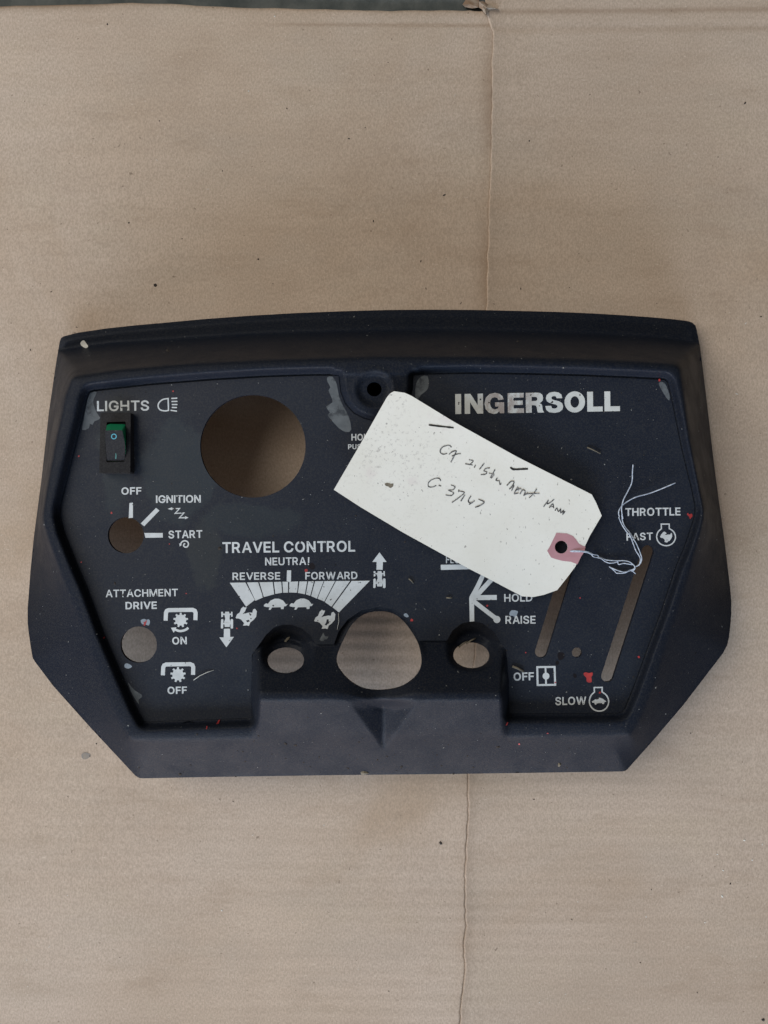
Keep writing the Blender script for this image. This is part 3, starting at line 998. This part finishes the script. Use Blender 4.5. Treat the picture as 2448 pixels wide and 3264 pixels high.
f = Flat(ZP, 0.08)
f.line(Z2('205,430 214,245 235,200 280,182 840,176 893,200 910,245 905,418'), 13)
(gx, gy), = Z2('560,415')
gear(f, gx, gy, 23.5, 17.5, 9, -1.57)
f.line(spline(Z2('738,596 685,640 600,668 520,672 430,640'), 3), 7.5).poly(Z2('330,597 462,585 398,716'))
symbol('white gear under a bracket with turning arrow above the word ON', f)
f = Flat(ZP, 0.08)
f.line(Z2('140,1715 150,1530 172,1482 220,1460 780,1452 835,1475 855,1520 850,1703'), 13)
(gx, gy), = Z2('497,1700')
gear(f, gx, gy, 24.5, 18, 9, -1.57)
symbol('white gear under a bracket without arrow, between ON and OFF', f)

f = Flat(ZP, 0.08)
for q in ('128,415 278,412 368,580 285,645', '293,412 400,410 448,555 375,588', '413,410 540,408 555,525 455,552', '552,408 622,405 632,510 566,522', '634,405 688,405 688,510 641,510',
          '702,405 785,402 775,510 697,508', '798,402 872,402 850,525 783,512', '882,402 937,400 902,540 860,527', '948,400 1030,400 965,567 910,543', '1038,398 1140,398 1037,595 972,568',
          '1150,398 1285,397 1105,645 1042,600', '1300,397 1475,395 1177,700 1115,650'):
    f.poly(Z6(q))
f.poly(Z6('678,295 718,295 716,400 702,412 690,404 675,400'))
symbol('white fan scale of twelve slanted segments with a neutral needle', f)
TURTLE = '455,630 475,612 495,617 520,585 560,568 600,568 640,585 668,622 685,618 668,640 650,642 645,668 620,668 618,650 535,652 520,675 502,675 510,650 480,648 458,642'
symbol('left of the two white turtles under the fan scale', Flat(ZP, 0.08).poly(Z6(TURTLE)))
symbol('right of the two white turtles under the fan scale', Flat(ZP, 0.08).poly([(u + 247 / 3.016, v - 0.4) for u, v in Z6(TURTLE)]))
RABBIT = '185,748 198,718 222,702 238,662 260,643 268,652 290,652 275,688 252,716 280,708 318,700 345,703 352,672 370,664 388,688 382,742 352,776 325,796 312,830 292,824 255,828 266,803 236,768 212,758 190,758'
symbol('white running hare at the reverse end of the scale', Flat(ZP, 0.08).poly(Z6(RABBIT), Z6('284,778 308,770 322,784 296,796')))
dx, dy = 755 / 3.016, 30 / 3.016
symbol('white running hare with a worn belly at the forward end of the scale',
       Flat(ZP, 0.08).poly([(u + dx, v + dy) for u, v in Z6(RABBIT)], [(u + dx, v + dy) for u, v in Z6('305,735 325,738 322,765 305,795 285,790 300,765')]))


def tractor(f, dx, dy):
    T = lambda s: [(u + dx / 3.016, v + dy / 3.016) for u, v in Z6(s)]
    f.poly(T('1550,303 1585,303 1594,340 1590,370 1601,402 1592,450 1545,450 1538,402 1550,370 1543,340'))
    f.poly(T('1510,307 1516,302 1528,305 1528,352 1512,356')).poly(T('1605,303 1618,303 1620,350 1606,352')).poly(T('1520,321 1612,321 1612,334 1520,334'))
    f.poly(T('1509,380 1520,372 1532,380 1530,458 1520,467 1507,462')).poly(T('1601,378 1614,371 1625,380 1625,460 1614,467 1600,460')).poly(T('1520,410 1612,410 1612,424 1520,424'))


f = Flat(ZP, 0.08)
f.poly(Z6('1567,122 1636,215 1600,215 1597,290 1538,290 1540,215 1498,215'))
tractor(f, 0, 0)
symbol('white tractor seen from above with arrow pointing up', f)
f = Flat(ZP, 0.08)
f.poly(Z6('72,858 130,855 132,935 168,935 95,1035 28,940 70,940'))
tractor(f, -1465, 390)
symbol('white tractor seen from above with arrow pointing down', f)

f = Flat(ZP, 0.08)
f.poly(Z3('505,545 540,500 572,600 575,875 512,880')).line(Z3('535,550 620,395 745,130'), 14.3).line(Z3('560,570 660,460 905,195'), 15)
f.poly(Z3('590,512 888,508 889,577 590,580')).line(Z3('560,590 700,700 880,838'), 14).poly(circle(1380 + 890 / 4.366, 1780 + 850 / 4.366, 11.3, 24))
symbol('white fan of lever lines with one round end beside RAISE', f)
symbol('white bar under the half hidden word by the tag', Flat(ZP, 0.08).poly(Z3('108,88 520,83 520,150 110,160')))
f = Flat(ZP, 0.08)
f.line(Z4('426,214 680,211 690,474 432,477'), 6.2, True).line(Z4('547,226 556,466'), 5.6).poly(circle(1620 + 555 / 4.608, 2080 + 345 / 4.608, 10.9, 24))
symbol('white choke plate symbol, a boxed disc on a bar', f)
f = Flat(ZP, 0.08)
f.line(Z4('1262,514 1380,512 1378,578') + spline(Z4('1378,578 1440,625 1474,700 1464,775 1415,838 1340,860 1262,840 1207,780 1192,705 1217,630 1266,580'), 3)[1:], 4.2, True)
f.poly(Z4('1225,720 1265,698 1332,658 1388,680 1442,718 1412,730 1405,756 1385,756 1370,740 1300,746 1290,768 1270,760 1265,740 1235,735'))
symbol('white ring symbol with a turtle inside, beside SLOW', f)
f = Flat(ZP, 0.08)
f.line(Z5('942,450 1105,450 1105,540') + spline(Z5('1105,540 1190,600 1230,690 1217,780 1150,860 1045,890 940,862 870,790 850,700 877,610 945,545'), 3)[1:], 3.9, True)
f.poly(Z5('918,702 948,652 990,606 1012,604 1050,630 1040,650 1010,672 1080,664 1130,662 1140,628 1162,642 1166,700 1142,750 1112,790 1082,800 1060,826 1010,812 1015,770 980,735 930,726'),
       Z5('1040,770 1075,765 1060,785'))
symbol('white ring symbol with a hare inside, beside FAST', f)

# ------------------------------------------------------------------ worn patches and paint on the plate
def patch(name, pts, mat, label, parent=None, z=ZP, lift=0.05, smooth=2):
    return Flat(z, lift).poly(spline(pts, smooth, True)).build(name, M[mat], parent or plate, label)


patch('scuff', UL('492,628 535,622 522,655 512,690 536,758 558,790 544,806 520,815 508,838 490,832 484,860 440,872 450,805 468,705'), 'scuff', 'grey worn patch in the top corner beside LIGHTS')
patch('scuff', UM('815,524 850,520 878,570 893,650 925,722 955,778 975,868 940,886 890,858 840,803 818,772 832,756 808,718 850,690 840,650 824,610 836,590 818,555'), 'scuff', 'large grey worn patch beside the screw tab')
patch('scuff', UN('152,645 160,562 190,520 235,517 241,580 226,612 190,640 168,672'), 'scuff', 'small grey worn patch between the screw tab and the maker name')
patch('scuff', UR('935,562 972,560 1004,632 1006,678 985,660 950,602'), 'scuff', 'faint worn patch in the far top corner')
patch('scuff', LL('742,985 762,1010 790,1040 830,1065 832,1085 812,1100 815,1130 790,1095 765,1050'), 'scuff', 'faint worn patch along the lower slanting edge')
patch('scuff', LM('765,705 780,675 790,658 800,680 822,682 812,700 795,702 790,712'), 'scuff', 'small grey chip below the forward hare')
patch('scuff', LL('826,575 850,565 865,572 880,568 888,585 880,610 858,602 835,600'), 'pale', 'pale chip above the attachment hole')
patch('scuff', LL('722,865 740,860 770,880 745,895 720,885'), 'pale', 'pale chip below the attachment hole')
patch('scuff', LN('775,530 790,508 830,514 826,535 812,560 800,545 780,545'), 'pale', 'pale blue chip above the word RAISE')
patch('scuff', LN('75,540 92,528 110,548 95,556'), 'pale', 'small pale chip beside the steering hole')
patch('paint_spot', Z4('1110,300 1150,290 1190,302 1238,290 1236,340 1220,360 1227,430 1182,441 1150,420 1150,372 1113,335'), 'red', 'largest red paint blot beside the long slot', None, ZP, 0.12, 2)
patch('paint_spot', Z5('1468,240 1490,222 1500,245 1530,250 1555,236 1578,262 1572,300 1548,322 1540,345 1520,338 1512,300 1490,285 1475,265'), 'red', 'red paint blot at the edge beside THROTTLE', None, ZP, 0.12, 3)
for u, v, r in ((355, 1635, 3.6), (1312, 1977, 4.6), (976, 1819, 5), (460, 1985, 3), (2036, 2094, 3.4), (2102, 1212, 4), (1912, 2208, 3.4), (1770, 2175, 2.6), (259, 1792, 2.2), (251, 1454, 3),
                (1553, 1931, 3), (594, 1892, 2), (755, 2003, 2.2), (1849, 1906, 2), (552, 1247, 2.6), (1676, 2080, 2.2), (540, 1734, 2)):
    pts = [(u + r * rng.uniform(0.7, 1.3) * math.cos(a), v + r * rng.uniform(0.7, 1.3) * math.sin(a)) for a in (k * math.pi / 4 for k in range(8))]
    patch('paint_spot', pts, 'red', 'small red paint fleck', None, ZP, 0.10, 2)
patch('paint_spot', LL('845,608 862,575 866,582 855,610'), 'red', 'red paint streak above the attachment hole', None, ZP, 0.14, 2)
for pts in (LL('1325,1262 1340,1235 1350,1232 1342,1258'), LL('1257,1292 1262,1272 1268,1278 1264,1296'), LL('575,690 588,682 592,690 582,698'), LN('750,1272 760,1250 768,1250 760,1268'),
            LN('1020,1325 1030,1318 1034,1326'), LN('833,1392 842,1388 846,1396 838,1400')):
    Flat(lambda u, v: float(zmap(u, v)), 0.25).poly(pts).build('paint_spot', M['red'], housing)
pts = [(260, 1088), (268, 1085), (276, 1096), (281, 1104), (274, 1110), (262, 1104), (256, 1096)]
Flat(lambda u, v: float(zmap(u, v)), 0.3).poly(spline(pts, 2, True)).build('paint_spot', M['fleck'], housing, 'white chip at the corner of the flange')

for pts in (Z4('730,10 800,0 830,40 815,85 770,110 735,95'), Z4('700,130 735,120 745,160 720,185 695,170'), Z4('960,310 1000,320 1005,360 975,375 955,345'), Z6('880,240 925,225 950,260 930,290 895,275')):
    patch('dirt_smudge', pts, 'smudge', 'dark oily smudge', None, ZP, 0.04, 3)

# ------------------------------------------------------------------ rocker switch
ZQ = zp(370, 1420)
ZS = ZQ + 6.0
SW = lambda s: crop(280, 1300, 8.295, s)


def at(pts, z):
    return [P(u, v, z) for u, v in pts]


bez = SW('335,140 350,125 1105,125 1130,140 1120,1700 1100,1735 320,1725 300,1700')
hole = SW('500,378 985,362 1003,380 1030,850 968,1425 520,1440 490,1420 455,900')
V, F = [], []
V += at(bez, ZS) + at(hole, ZS)
m, h = len(bez), len(hole)
tris = G.tessellate_polygon([[Vector((p[0], -p[1], 0)) for p in bez], [Vector((p[0], -p[1], 0)) for p in hole]])
for t in tris:
    a, b, c = (Vector(V[i]) for i in t)
    F.append(t if (b - a).cross(c - a).z > 0 else t[::-1])
b = len(V)
tp = at(bez, ZS)
V += tp + [(x, y, ZQ / 1000 - 0.001) for x, y, z in tp]
F += [(b + i, b + (i + 1) % m, b + m + (i + 1) % m, b + m + i) for i in range(m)]
b = len(V)
tp = at(hole, ZS)
V += tp + [(x, y, (ZS - 5) / 1000) for x, y, z in tp]
F += [(b + (i + 1) % h, b + i, b + h + i, b + h + (i + 1) % h) for i in range(h)]
F.append(tuple(b + h + i for i in range(h)))
switch = link('rocker_switch', V, F, M['switch'], panel)
DZ = ZS - 57.9
capT = [(u, v, 64.0 + (57.3 - 64.0) * ((v - 1300) * 8.295 - 590) / 825 + DZ) for (u, v), z in zip(SW('458,600 560,592 880,592 912,612 955,820 985,1000 985,1160 965,1412 520,1418 500,1395 462,900'), (65, 65.2, 65.2, 65, 62, 60, 59, 57.6, 57.6, 57.8, 61.5))]
V = [P(*q) for q in capT]
m = len(V)
base = SW('505,440 600,425 930,432 995,445 1018,860 1000,1080 992,1180 962,1412 520,1418 496,1395 455,900')
V2 = [P(u, v, z + DZ) for (u, v), z in zip(base, (57, 57, 57, 57, 57, 56, 56, 56, 56, 56, 57))]
mid = [(x, y, z - 0.0004) for x, y, z in V]
ctr = tuple(sum(q[k] for q in V) / m for k in range(3))
link('rocker_cap', V + mid + [(ctr[0], ctr[1], ctr[2])], [(2 * m, (i + 1) % m, i) for i in range(m)] + [(i, (i + 1) % m, m + (i + 1) % m, m + i) for i in range(m)], M['switch'], switch)
low = [(x, y, z - 0.0009) for x, y, z in V]
link('rocker_lens', low + V2, [(i, (i + 1) % m, m + (i + 1) % m, m + i) for i in range(m)] + [tuple(range(m))], M['green'], switch)


def cap_z(u, v):
    t = (v - 1300) * 8.295
    return 64.0 + (57.3 - 64.0) * (t - 590) / 825 + DZ


f = Flat(cap_z, 0.1)
ring = circle(280 + 688 / 8.295, 1300 + 757 / 8.295, 7.6, 24)
f.line(ring, 2.9, True)
f.build('mark', M['teal'], switch, 'pale blue ring on the raised end of the rocker')
Flat(cap_z, 0.1).line(SW('738,1195 745,1280 735,1350'), 2.6, False, (0.6, 1.1, 1.2)).build('mark', M['teal_dark'], switch, 'green stroke on the lower end of the rocker')

# ------------------------------------------------------------------ hanging tag with its string
TAGO = ([(1064, 1561), (1150, 1413), (1232, 1268), (1243, 1254), (1256, 1247), (1290, 1252), (1312, 1262)] + [(1448, 1345), (1650, 1457), (1886, 1576)] + [(1900, 1602), (1918, 1644)] +
        [(1880, 1708), (1834, 1806), (1810, 1838), (1776, 1881)] + [(1734, 1896), (1700, 1903), (1665, 1901), (1626, 1881), (1560, 1846), (1491, 1811), (1284, 1697), (1150, 1617)])
AX = Vector((745, 400)).normalized()


def tag_z(u, v):
    s = ((u - 1150) * AX.x + (v - 1405) * AX.y) / 760.0          # 0 at the short end, 1 at the hole end
    q = (-(u - 1150) * AX.y + (v - 1405) * AX.x) / 190.0         # -1 upper edge, 1 lower edge
    z = 61.0 - 5.6 * s + 1.0 * math.sin(math.pi * max(0, min(1, s))) + 0.5 * (q * q)
    z += 1.1 * max(0.0, -s - 0.02) * 0
    c = max(0.0, s - 0.78) * max(0.0, q)                          # lower corner by the hole droops
    return z - 5.0 * c - 12.0 * (v - 1350) / 1200 + 1.2 * s


hang = thing('hang_tag', 'cream paper tag with pencilled part number and pink eyelet patch on the dash panel', 'tag')
out = resample(TAGO, 12)
eye = circle(1789, 1744, 20.5, 28)
gx_, gy_ = np.meshgrid(np.arange(1060, 1925, 11.0), np.arange(1245, 1905, 11.0))
gx_, gy_ = gx_.ravel(), gy_.ravel()
k = inside(gx_, gy_, out) & (dist(gx_, gy_, out) > 5) & ~inside(gx_, gy_, eye) & (dist(gx_, gy_, eye) > 4)
tv, tt = cdt([out, eye], gx_[k], gy_[k])
top = [P(u, v, tag_z(u, v)) for u, v in tv]
nt = len(top)
F = []
for a, b, c in tt.tolist():
    (x0, y0), (x1, y1), (x2, y2) = tv[a], tv[b], tv[c]
    F.append((b, a, c) if (x1 - x0) * (y2 - y0) - (x2 - x0) * (y1 - y0) > 0 else (a, b, c))
use = {e for a, b, c in F for e in ((a, b), (b, c), (c, a))}
V = top + [(x, y, z - 0.00028) for x, y, z in top]
F2 = F + [(c + nt, b + nt, a + nt) for a, b, c in F]
F2 += [(b, a, a + nt, b + nt) for a, b in use if (b, a) not in use]
card = link('card', V, F2, M['card'], hang)
dirt = []
for u, v in list(tv) * 2:
    d = 0.6 * math.exp(-((u - 1215) ** 2 + (v - 1430) ** 2) / 90 ** 2) + 0.8 * math.exp(-((u - 1265) ** 2 + (v - 1275) ** 2) / 30 ** 2)
    d += 0.35 * math.exp(-((u - 1320) ** 2 + (v - 1500) ** 2) / 120 ** 2) + 0.10
    dirt.append(min(1, d))
a = card.data.attributes.new('dirt', 'FLOAT', 'POINT')
a.data.foreach_set('value', np.array(dirt, np.float32))

pk = Z7('163,285 330,295 420,335 470,390 510,450 560,480 615,500 600,575 545,660 490,775 390,735 260,722 140,690 80,668 20,565 60,500')
Flat(tag_z, 0.10).poly(pk, eye).build('eyelet_patch', M['pink'], hang)
H = lambda s: crop(1350, 1350, 3.318, s)


def strokes(label, mat, w, *lines):
    f = Flat(tag_z, 0.10, 0.01)
    for s in lines:
        p = spline(H(s), 3)
        f.line(p, w * 1.45, False, [rng.uniform(0.75, 1.15) for _ in p])
    return f.build('handwriting', M[mat], hang, label)


strokes('pencilled letters CA before the word instrument', 'pencil', 2.5, '295,252 275,232 235,235 200,250 178,280 180,310 210,325 250,315', '268,328 300,300 340,285', '348,286 335,320 310,370 288,410', '300,345 345,325 395,318')
strokes('pencilled word read as instrument', 'pencil', 2.3, '480,383 525,395 500,425 480,437', '440,425 520,440', '550,438 535,468', '642,420 590,486', '702,470 660,475 638,500 668,512 655,536 605,541', '757,485 705,576',
        '690,525 748,537', '748,540 715,580', '780,575 765,602 800,605', '800,600 808,645 822,630', '880,657 925,612 957,618 940,660 905,695', '957,655 930,712', '1000,668 972,712 960,742 1005,733', '975,706 1015,692',
        '985,686 1032,690', '1018,747 1050,700 1076,720 1060,760 1102,730', '1197,690 1165,740 1115,787', '1078,747 1130,740 1227,740')
strokes('pencilled word read as panel', 'pencil', 2.3, '1322,808 1268,882', '1318,815 1308,850 1345,832 1382,800', '1330,892 1366,850 1376,897', '1345,880 1378,880', '1390,922 1410,895 1425,932 1450,905 1450,945 1482,918 1470,962 1497,928')
strokes('pencilled part number C 37167', 'pencil', 2.4, '182,608 165,580 120,582 70,605 48,640 55,668 95,672 135,655', '158,655 187,661', '290,650 332,668 312,700 265,706 318,733 292,762 233,755', '375,700 368,726', '378,715 432,730 378,780 300,836',
        '437,755 393,822', '502,765 474,812 485,838 520,830 540,815', '522,832 480,858', '580,800 640,830 600,866 545,886')
strokes('heavy black dash near the tag corner', 'pen', 4.2, '55,14 150,26 240,36 318,45')
strokes('heavy black dash over the pencilled word', 'pen', 4.6, '918,462 952,484 1030,482 1105,479')
f = Flat(tag_z, 0.10, 0.01)
f.poly(spline(UM('1196,1226 1215,1222 1235,1228 1252,1226 1250,1245 1232,1256 1218,1246 1200,1240'), 2, True))
f.build('stain', M['straw'], hang, 'small brown stain on the tag')

ZB = 0.6


def strand(zs, *parts):
    pts = [p for s in parts for p in s]
    n = len(pts) - 1
    q = [(u, v, float(np.interp(i / n, np.linspace(0, 1, len(zs)), zs))) for i, (u, v) in enumerate(pts)]
    return [P(u, v, z + (zp(u, v) if z < 20 else 0)) for u, v, z in spline(q, 5)]


TT = tag_z(1830, 1758) + 0.7 - zp(1830, 1758)
paths = [
    strand((TT - 1.0, TT, TT - 0.3, ZB, ZB), Z7('325,572 450,562 590,570 680,590 740,620 800,630 822,655')),
    strand((TT - 1.0, TT, TT - 0.3, ZB, ZB, ZB), Z7('325,578 460,577 600,582 700,612 740,655 850,680 930,735 1010,755 1100,740 1122,715')),
    strand((ZB, ZB + 0.8, ZB + 0.5, ZB), Z7('815,660 900,690 960,708 1100,718 1210,716 1300,735 1360,780 1387,820 1360,850 1300,870 1220,910 1095,912')),
    strand((ZB, ZB), Z7('1118,735 1135,775 1210,758 1290,770 1372,782')),
    strand((ZB, ZB + 0.4), Z7('985,812 1080,855 1180,888 1232,895 1312,872')),
    strand((ZB, ZB), Z7('998,820 1050,860 1092,906')),
    strand((ZB, ZB + 0.3), Z7('1310,868 1350,882 1395,920')),
    strand((ZB, ZB + 0.6), Z7('1330,860 1362,868 1388,835 1380,815')),
    strand((ZB, ZB + 1, ZB + 0.3, ZB + 0.6, ZB + 3, ZB + 5), Z7('1385,812 1440,790 1478,740 1491,680 1472,610 1420,480 1370,390 1310,290 1230,190 1192,100 1182,0'),
           UR('697,1462 689,1400 700,1340 730,1280 757,1220 761,1150 765,1103')),
    strand((ZB, ZB + 1, ZB + 0.8, ZB + 0.3, ZB + 1, ZB + 3), Z7('1380,818 1450,778 1470,700 1450,640 1400,560 1350,430 1310,330 1250,260 1180,150 1137,50'),
           UR('674,1450 669,1420 681,1390 712,1358 780,1320 870,1295 950,1265 1046,1224'))]
V, F = tube(paths, 0.00029)
link('string', V, F, M['string'], hang, True)

# ------------------------------------------------------------------ straw, dust, grit
def blade(name, label, pts, w, z, mat, cat, group=None):
    """a thin bent stalk resting on what lies under it"""
    z = z(*pts[0]) if callable(z) else z
    base = P(*pts[0], z)
    p3 = [Vector(P(u, v, z + 0.35 + (0.5 if 0 < i < len(pts) - 1 else 0))) - Vector(base) for i, (u, v) in enumerate(pts)]
    V, F = tube([p3], w / 2000, 5)
    o = link(name, V, F, M[mat], None, True)
    o.location = base
    return tag(o, label, cat, group)


G_ = 'bits of dry straw on the dash panel'
zat = lambda u, v: max(float(zmap(u, v)), 0)
blade('straw', 'short straight straw on the plate below the large maker name', [(1872, 1426), (1893, 1435), (1915, 1446)], 0.7, ZP, 'straw', 'straw', G_)
blade('straw', 'bent straw beside the word OFF of the choke symbol', [(1633, 2124), (1650, 2130), (1669, 2140)], 1.3, ZP, 'straw', 'straw', G_)
blade('straw', 'tiny straw bit to the left of the bar under the tag', [(1303, 1845), (1310, 1850), (1318, 1859)], 0.7, ZP, 'straw', 'straw', G_)
blade('straw', 'tiny level straw left of the lever lines', [(1423, 1905), (1432, 1906), (1441, 1905)], 0.8, ZP, 'straw', 'straw', G_)
blade('straw', 'curved pale hair beside the lower gear symbol', [(617, 2168), (635, 2155), (660, 2143), (682, 2136)], 0.35, ZP, 'fleck', 'hair')
blade('straw', 'thin hair hanging from the end of the fan scale', [(1079, 1955), (1080, 1980), (1075, 2006)], 0.22, ZP, 'fleck', 'hair')
blade('straw', 'straw caught on the rim of the cable hole below HOLD', [(1462, 2062), (1478, 2050), (1492, 2044)], 1.0, zat(1478, 2050), 'straw', 'straw', G_)
blade('straw', 'dark straw lying across the top of the cable hole below RAISE', [(1486, 2052), (1500, 2042), (1516, 2034)], 0.8, zat(1500, 2036), 'straw', 'straw', G_)


def leaf(name, label, pts, z, mat, cat):
    cu = sum(p[0] for p in pts) / len(pts); cv = sum(p[1] for p in pts) / len(pts)
    base = Vector(P(cu, cv, z))
    V = [Vector((0, 0, 0.0011))] + [Vector(P(u, v, z + 0.3)) - base for u, v in pts] + [Vector(P(u, v, z)) - base for u, v in pts]
    m = len(pts)
    F = [(0, 1 + (i + 1) % m, 1 + i) for i in range(m)] + [(1 + i, 1 + (i + 1) % m, 1 + m + (i + 1) % m, 1 + m + i) for i in range(m)]
    o = link(name, V, F, M[mat])
    o.location = base
    return tag(o, label, cat)


leaf('leaf_scrap', 'dry leaf scrap on the rim above the cable hole under the fan scale', LM('532,712 548,690 570,682 564,700 545,715 540,735 535,732'), zat(913, 2037) + 0.4, 'straw', 'leaf')
leaf('leaf_scrap', 'dry crumb of debris at the bottom edge under the notch', LM('1035,1580 1055,1560 1075,1575 1090,1588 1060,1598 1040,1595'), zat(1160, 2463) + 0.2, 'straw', 'debris')
leaf('leaf_scrap', 'small dry crumb on the sloping lower face near the bottom right end', LN('1095,1540 1100,1510 1110,1518 1118,1530 1105,1545'), zat(1782, 2437) + 0.3, 'straw', 'debris')


def specks(name, mat, spots, zf):
    V, F = [], []
    for u, v, r, el, an in spots:
        z = zf(u, v)
        b = len(V)
        ca, sa = math.cos(an), math.sin(an)
        V.append(P(u, v, z + 0.12 + r * 0.06))
        for k in range(5):
            a = 2 * math.pi * k / 5
            q = rng.uniform(0.7, 1.2)
            x, y = r * q * el * math.cos(a), r * q * math.sin(a) / el
            V.append(P(u + x * ca - y * sa, v + x * sa + y * ca, z + 0.04))
        F += [(b, b + 1 + (k + 1) % 5, b + 1 + k) for k in range(5)]
    o = link(name, V, F, M[mat])
    o['kind'] = 'stuff'
    return o


spots = []
while len(spots) < 420:
    u, v = rng.uniform(95, 2325), rng.uniform(990, 2475)
    if not inside([u], [v], OUT)[0] or any(inside([u], [v], h)[0] for h in HOLES) or inside([u], [v], TAGO)[0]:
        continue
    spots.append((u, v, min(3.0, 0.7 + rng.expovariate(2.0)), rng.choice((1, 1, 1.2, 1.9)), rng.uniform(0, 3.1)))


def surf_z(u, v):
    return zp(u, v) if inside([u], [v], RI)[0] else float(zmap(u, v))


o = specks('dust', 'dust', spots, surf_z)
o['label'] = 'pale dust and lint flecks scattered over the dash panel'
o['category'] = 'dust'
spots = []
while len(spots) < 170:
    u, v = rng.uniform(95, 2325), rng.uniform(990, 2475)
    if rng.random() < 0.6:
        u, v = rng.gauss(1200, 350), rng.gauss(2420, 60)
    if not inside([u], [v], OUT)[0] or any(inside([u], [v], h)[0] for h in HOLES) or inside([u], [v], TAGO)[0]:
        continue
    spots.append((u, v, 1.0 + rng.expovariate(0.8), rng.choice((1, 1.3)), rng.uniform(0, 3.1)))
o = specks('dirt_specks', 'grit', spots, surf_z)
o['label'] = 'dark dirt specks on the dash panel, thickest along its lower face'
o['category'] = 'dirt'


def ground_z(u, v):
    x, y = (u - CX) * K0, (CY - v) * K0
    return float(card_z(x - np.interp(y, fold_y, fold_x), x, y))


def off_panel(u, v):
    return not inside([u], [v], OUT)[0]


spots = [(495, 909, 6, 1, 0), (1112, 442, 3.5, 1, 0), (1164, 407, 2.5, 1, 0), (709, 545, 2.6, 1, 0), (580, 761, 2.6, 1, 0), (2375, 328, 4.5, 1.4, 2.3), (914, 346, 3, 1.3, 1.2), (342, 77, 3.4, 1.3, 1.7),
         (1405, 2687, 5.5, 1.1, 0.7), (1702, 2548, 2.6, 1.3, 0), (307, 2371, 3, 1, 0), (286, 2410, 2.4, 1, 0), (743, 2555, 2, 1, 0), (2433, 3251, 6, 1.2, 0), (2328, 2817, 3, 1.3, 2), (1822, 2931, 2.4, 1.5, 0.6),
         (2076, 2836, 2.4, 1.5, 1), (97, 1115, 3, 1.8, 1.4), (1190, 705, 3, 1.6, 1.6), (1341, 833, 3, 1.5, 1.8), (1358, 920, 2.6, 1.6, 1.4), (1469, 966, 3, 1.9, 2.0), (1660, 920, 2.8, 1.6, 1.5), (870, 904, 2, 1, 0),
         (244, 1043, 2.6, 1.6, 0.4), (2426, 1009, 3, 1.4, 0), (1687, 449, 3.2, 1, 0), (411, 710, 3, 1, 0), (508, 385, 2.4, 1, 0)]
for _ in range(150):
    spots.append((rng.uniform(0, 2448), rng.uniform(60, 3264), 0.6 + rng.expovariate(1.6), rng.choice((1, 1.5)), rng.uniform(0, 3.1)))
o = specks('grit', 'grit', [s for s in spots if off_panel(s[0], s[1])], ground_z)
o['label'] = 'dark grit specks scattered on the cardboard'
o['category'] = 'grit'
spots = [(2373, 2678, 4, 1.2, 0), (2287, 2723, 3, 1, 0), (2302, 2857, 4.5, 1.2, 1), (2430, 2692, 3, 1.4, 2), (2398, 2741, 3, 1, 0), (707, 2902, 3.5, 1, 0), (2060, 2922, 2.4, 1, 0), (876, 52, 3, 1, 1), (2305, 2774, 3, 1, 0),
         (2247, 2940, 2.4, 1, 0), (1842, 2874, 2, 1, 0), (1720, 3195, 2, 1, 0), (2348, 1255, 3.4, 1.7, 0.5), (2377, 1030, 3, 1.8, 2.2), (965, 2940, 2, 1, 0)]
for _ in range(140):
    spots.append((rng.uniform(0, 2448), rng.uniform(60, 3264), 0.5 + rng.expovariate(1.8), rng.choice((1, 2.2, 3)), rng.uniform(0, 3.1)))
o = specks('paper_flecks', 'fleck', [s for s in spots if off_panel(s[0], s[1])], ground_z)
o['label'] = 'pale paper flecks and fibres scattered on the cardboard'
o['category'] = 'flecks'
o = Flat(ground_z, 0.08).poly(spline(LL('435,1462 455,1448 480,1452 495,1465 485,1482 460,1495 440,1488'), 3, True)).build('stain', M['greystain'], sheet)
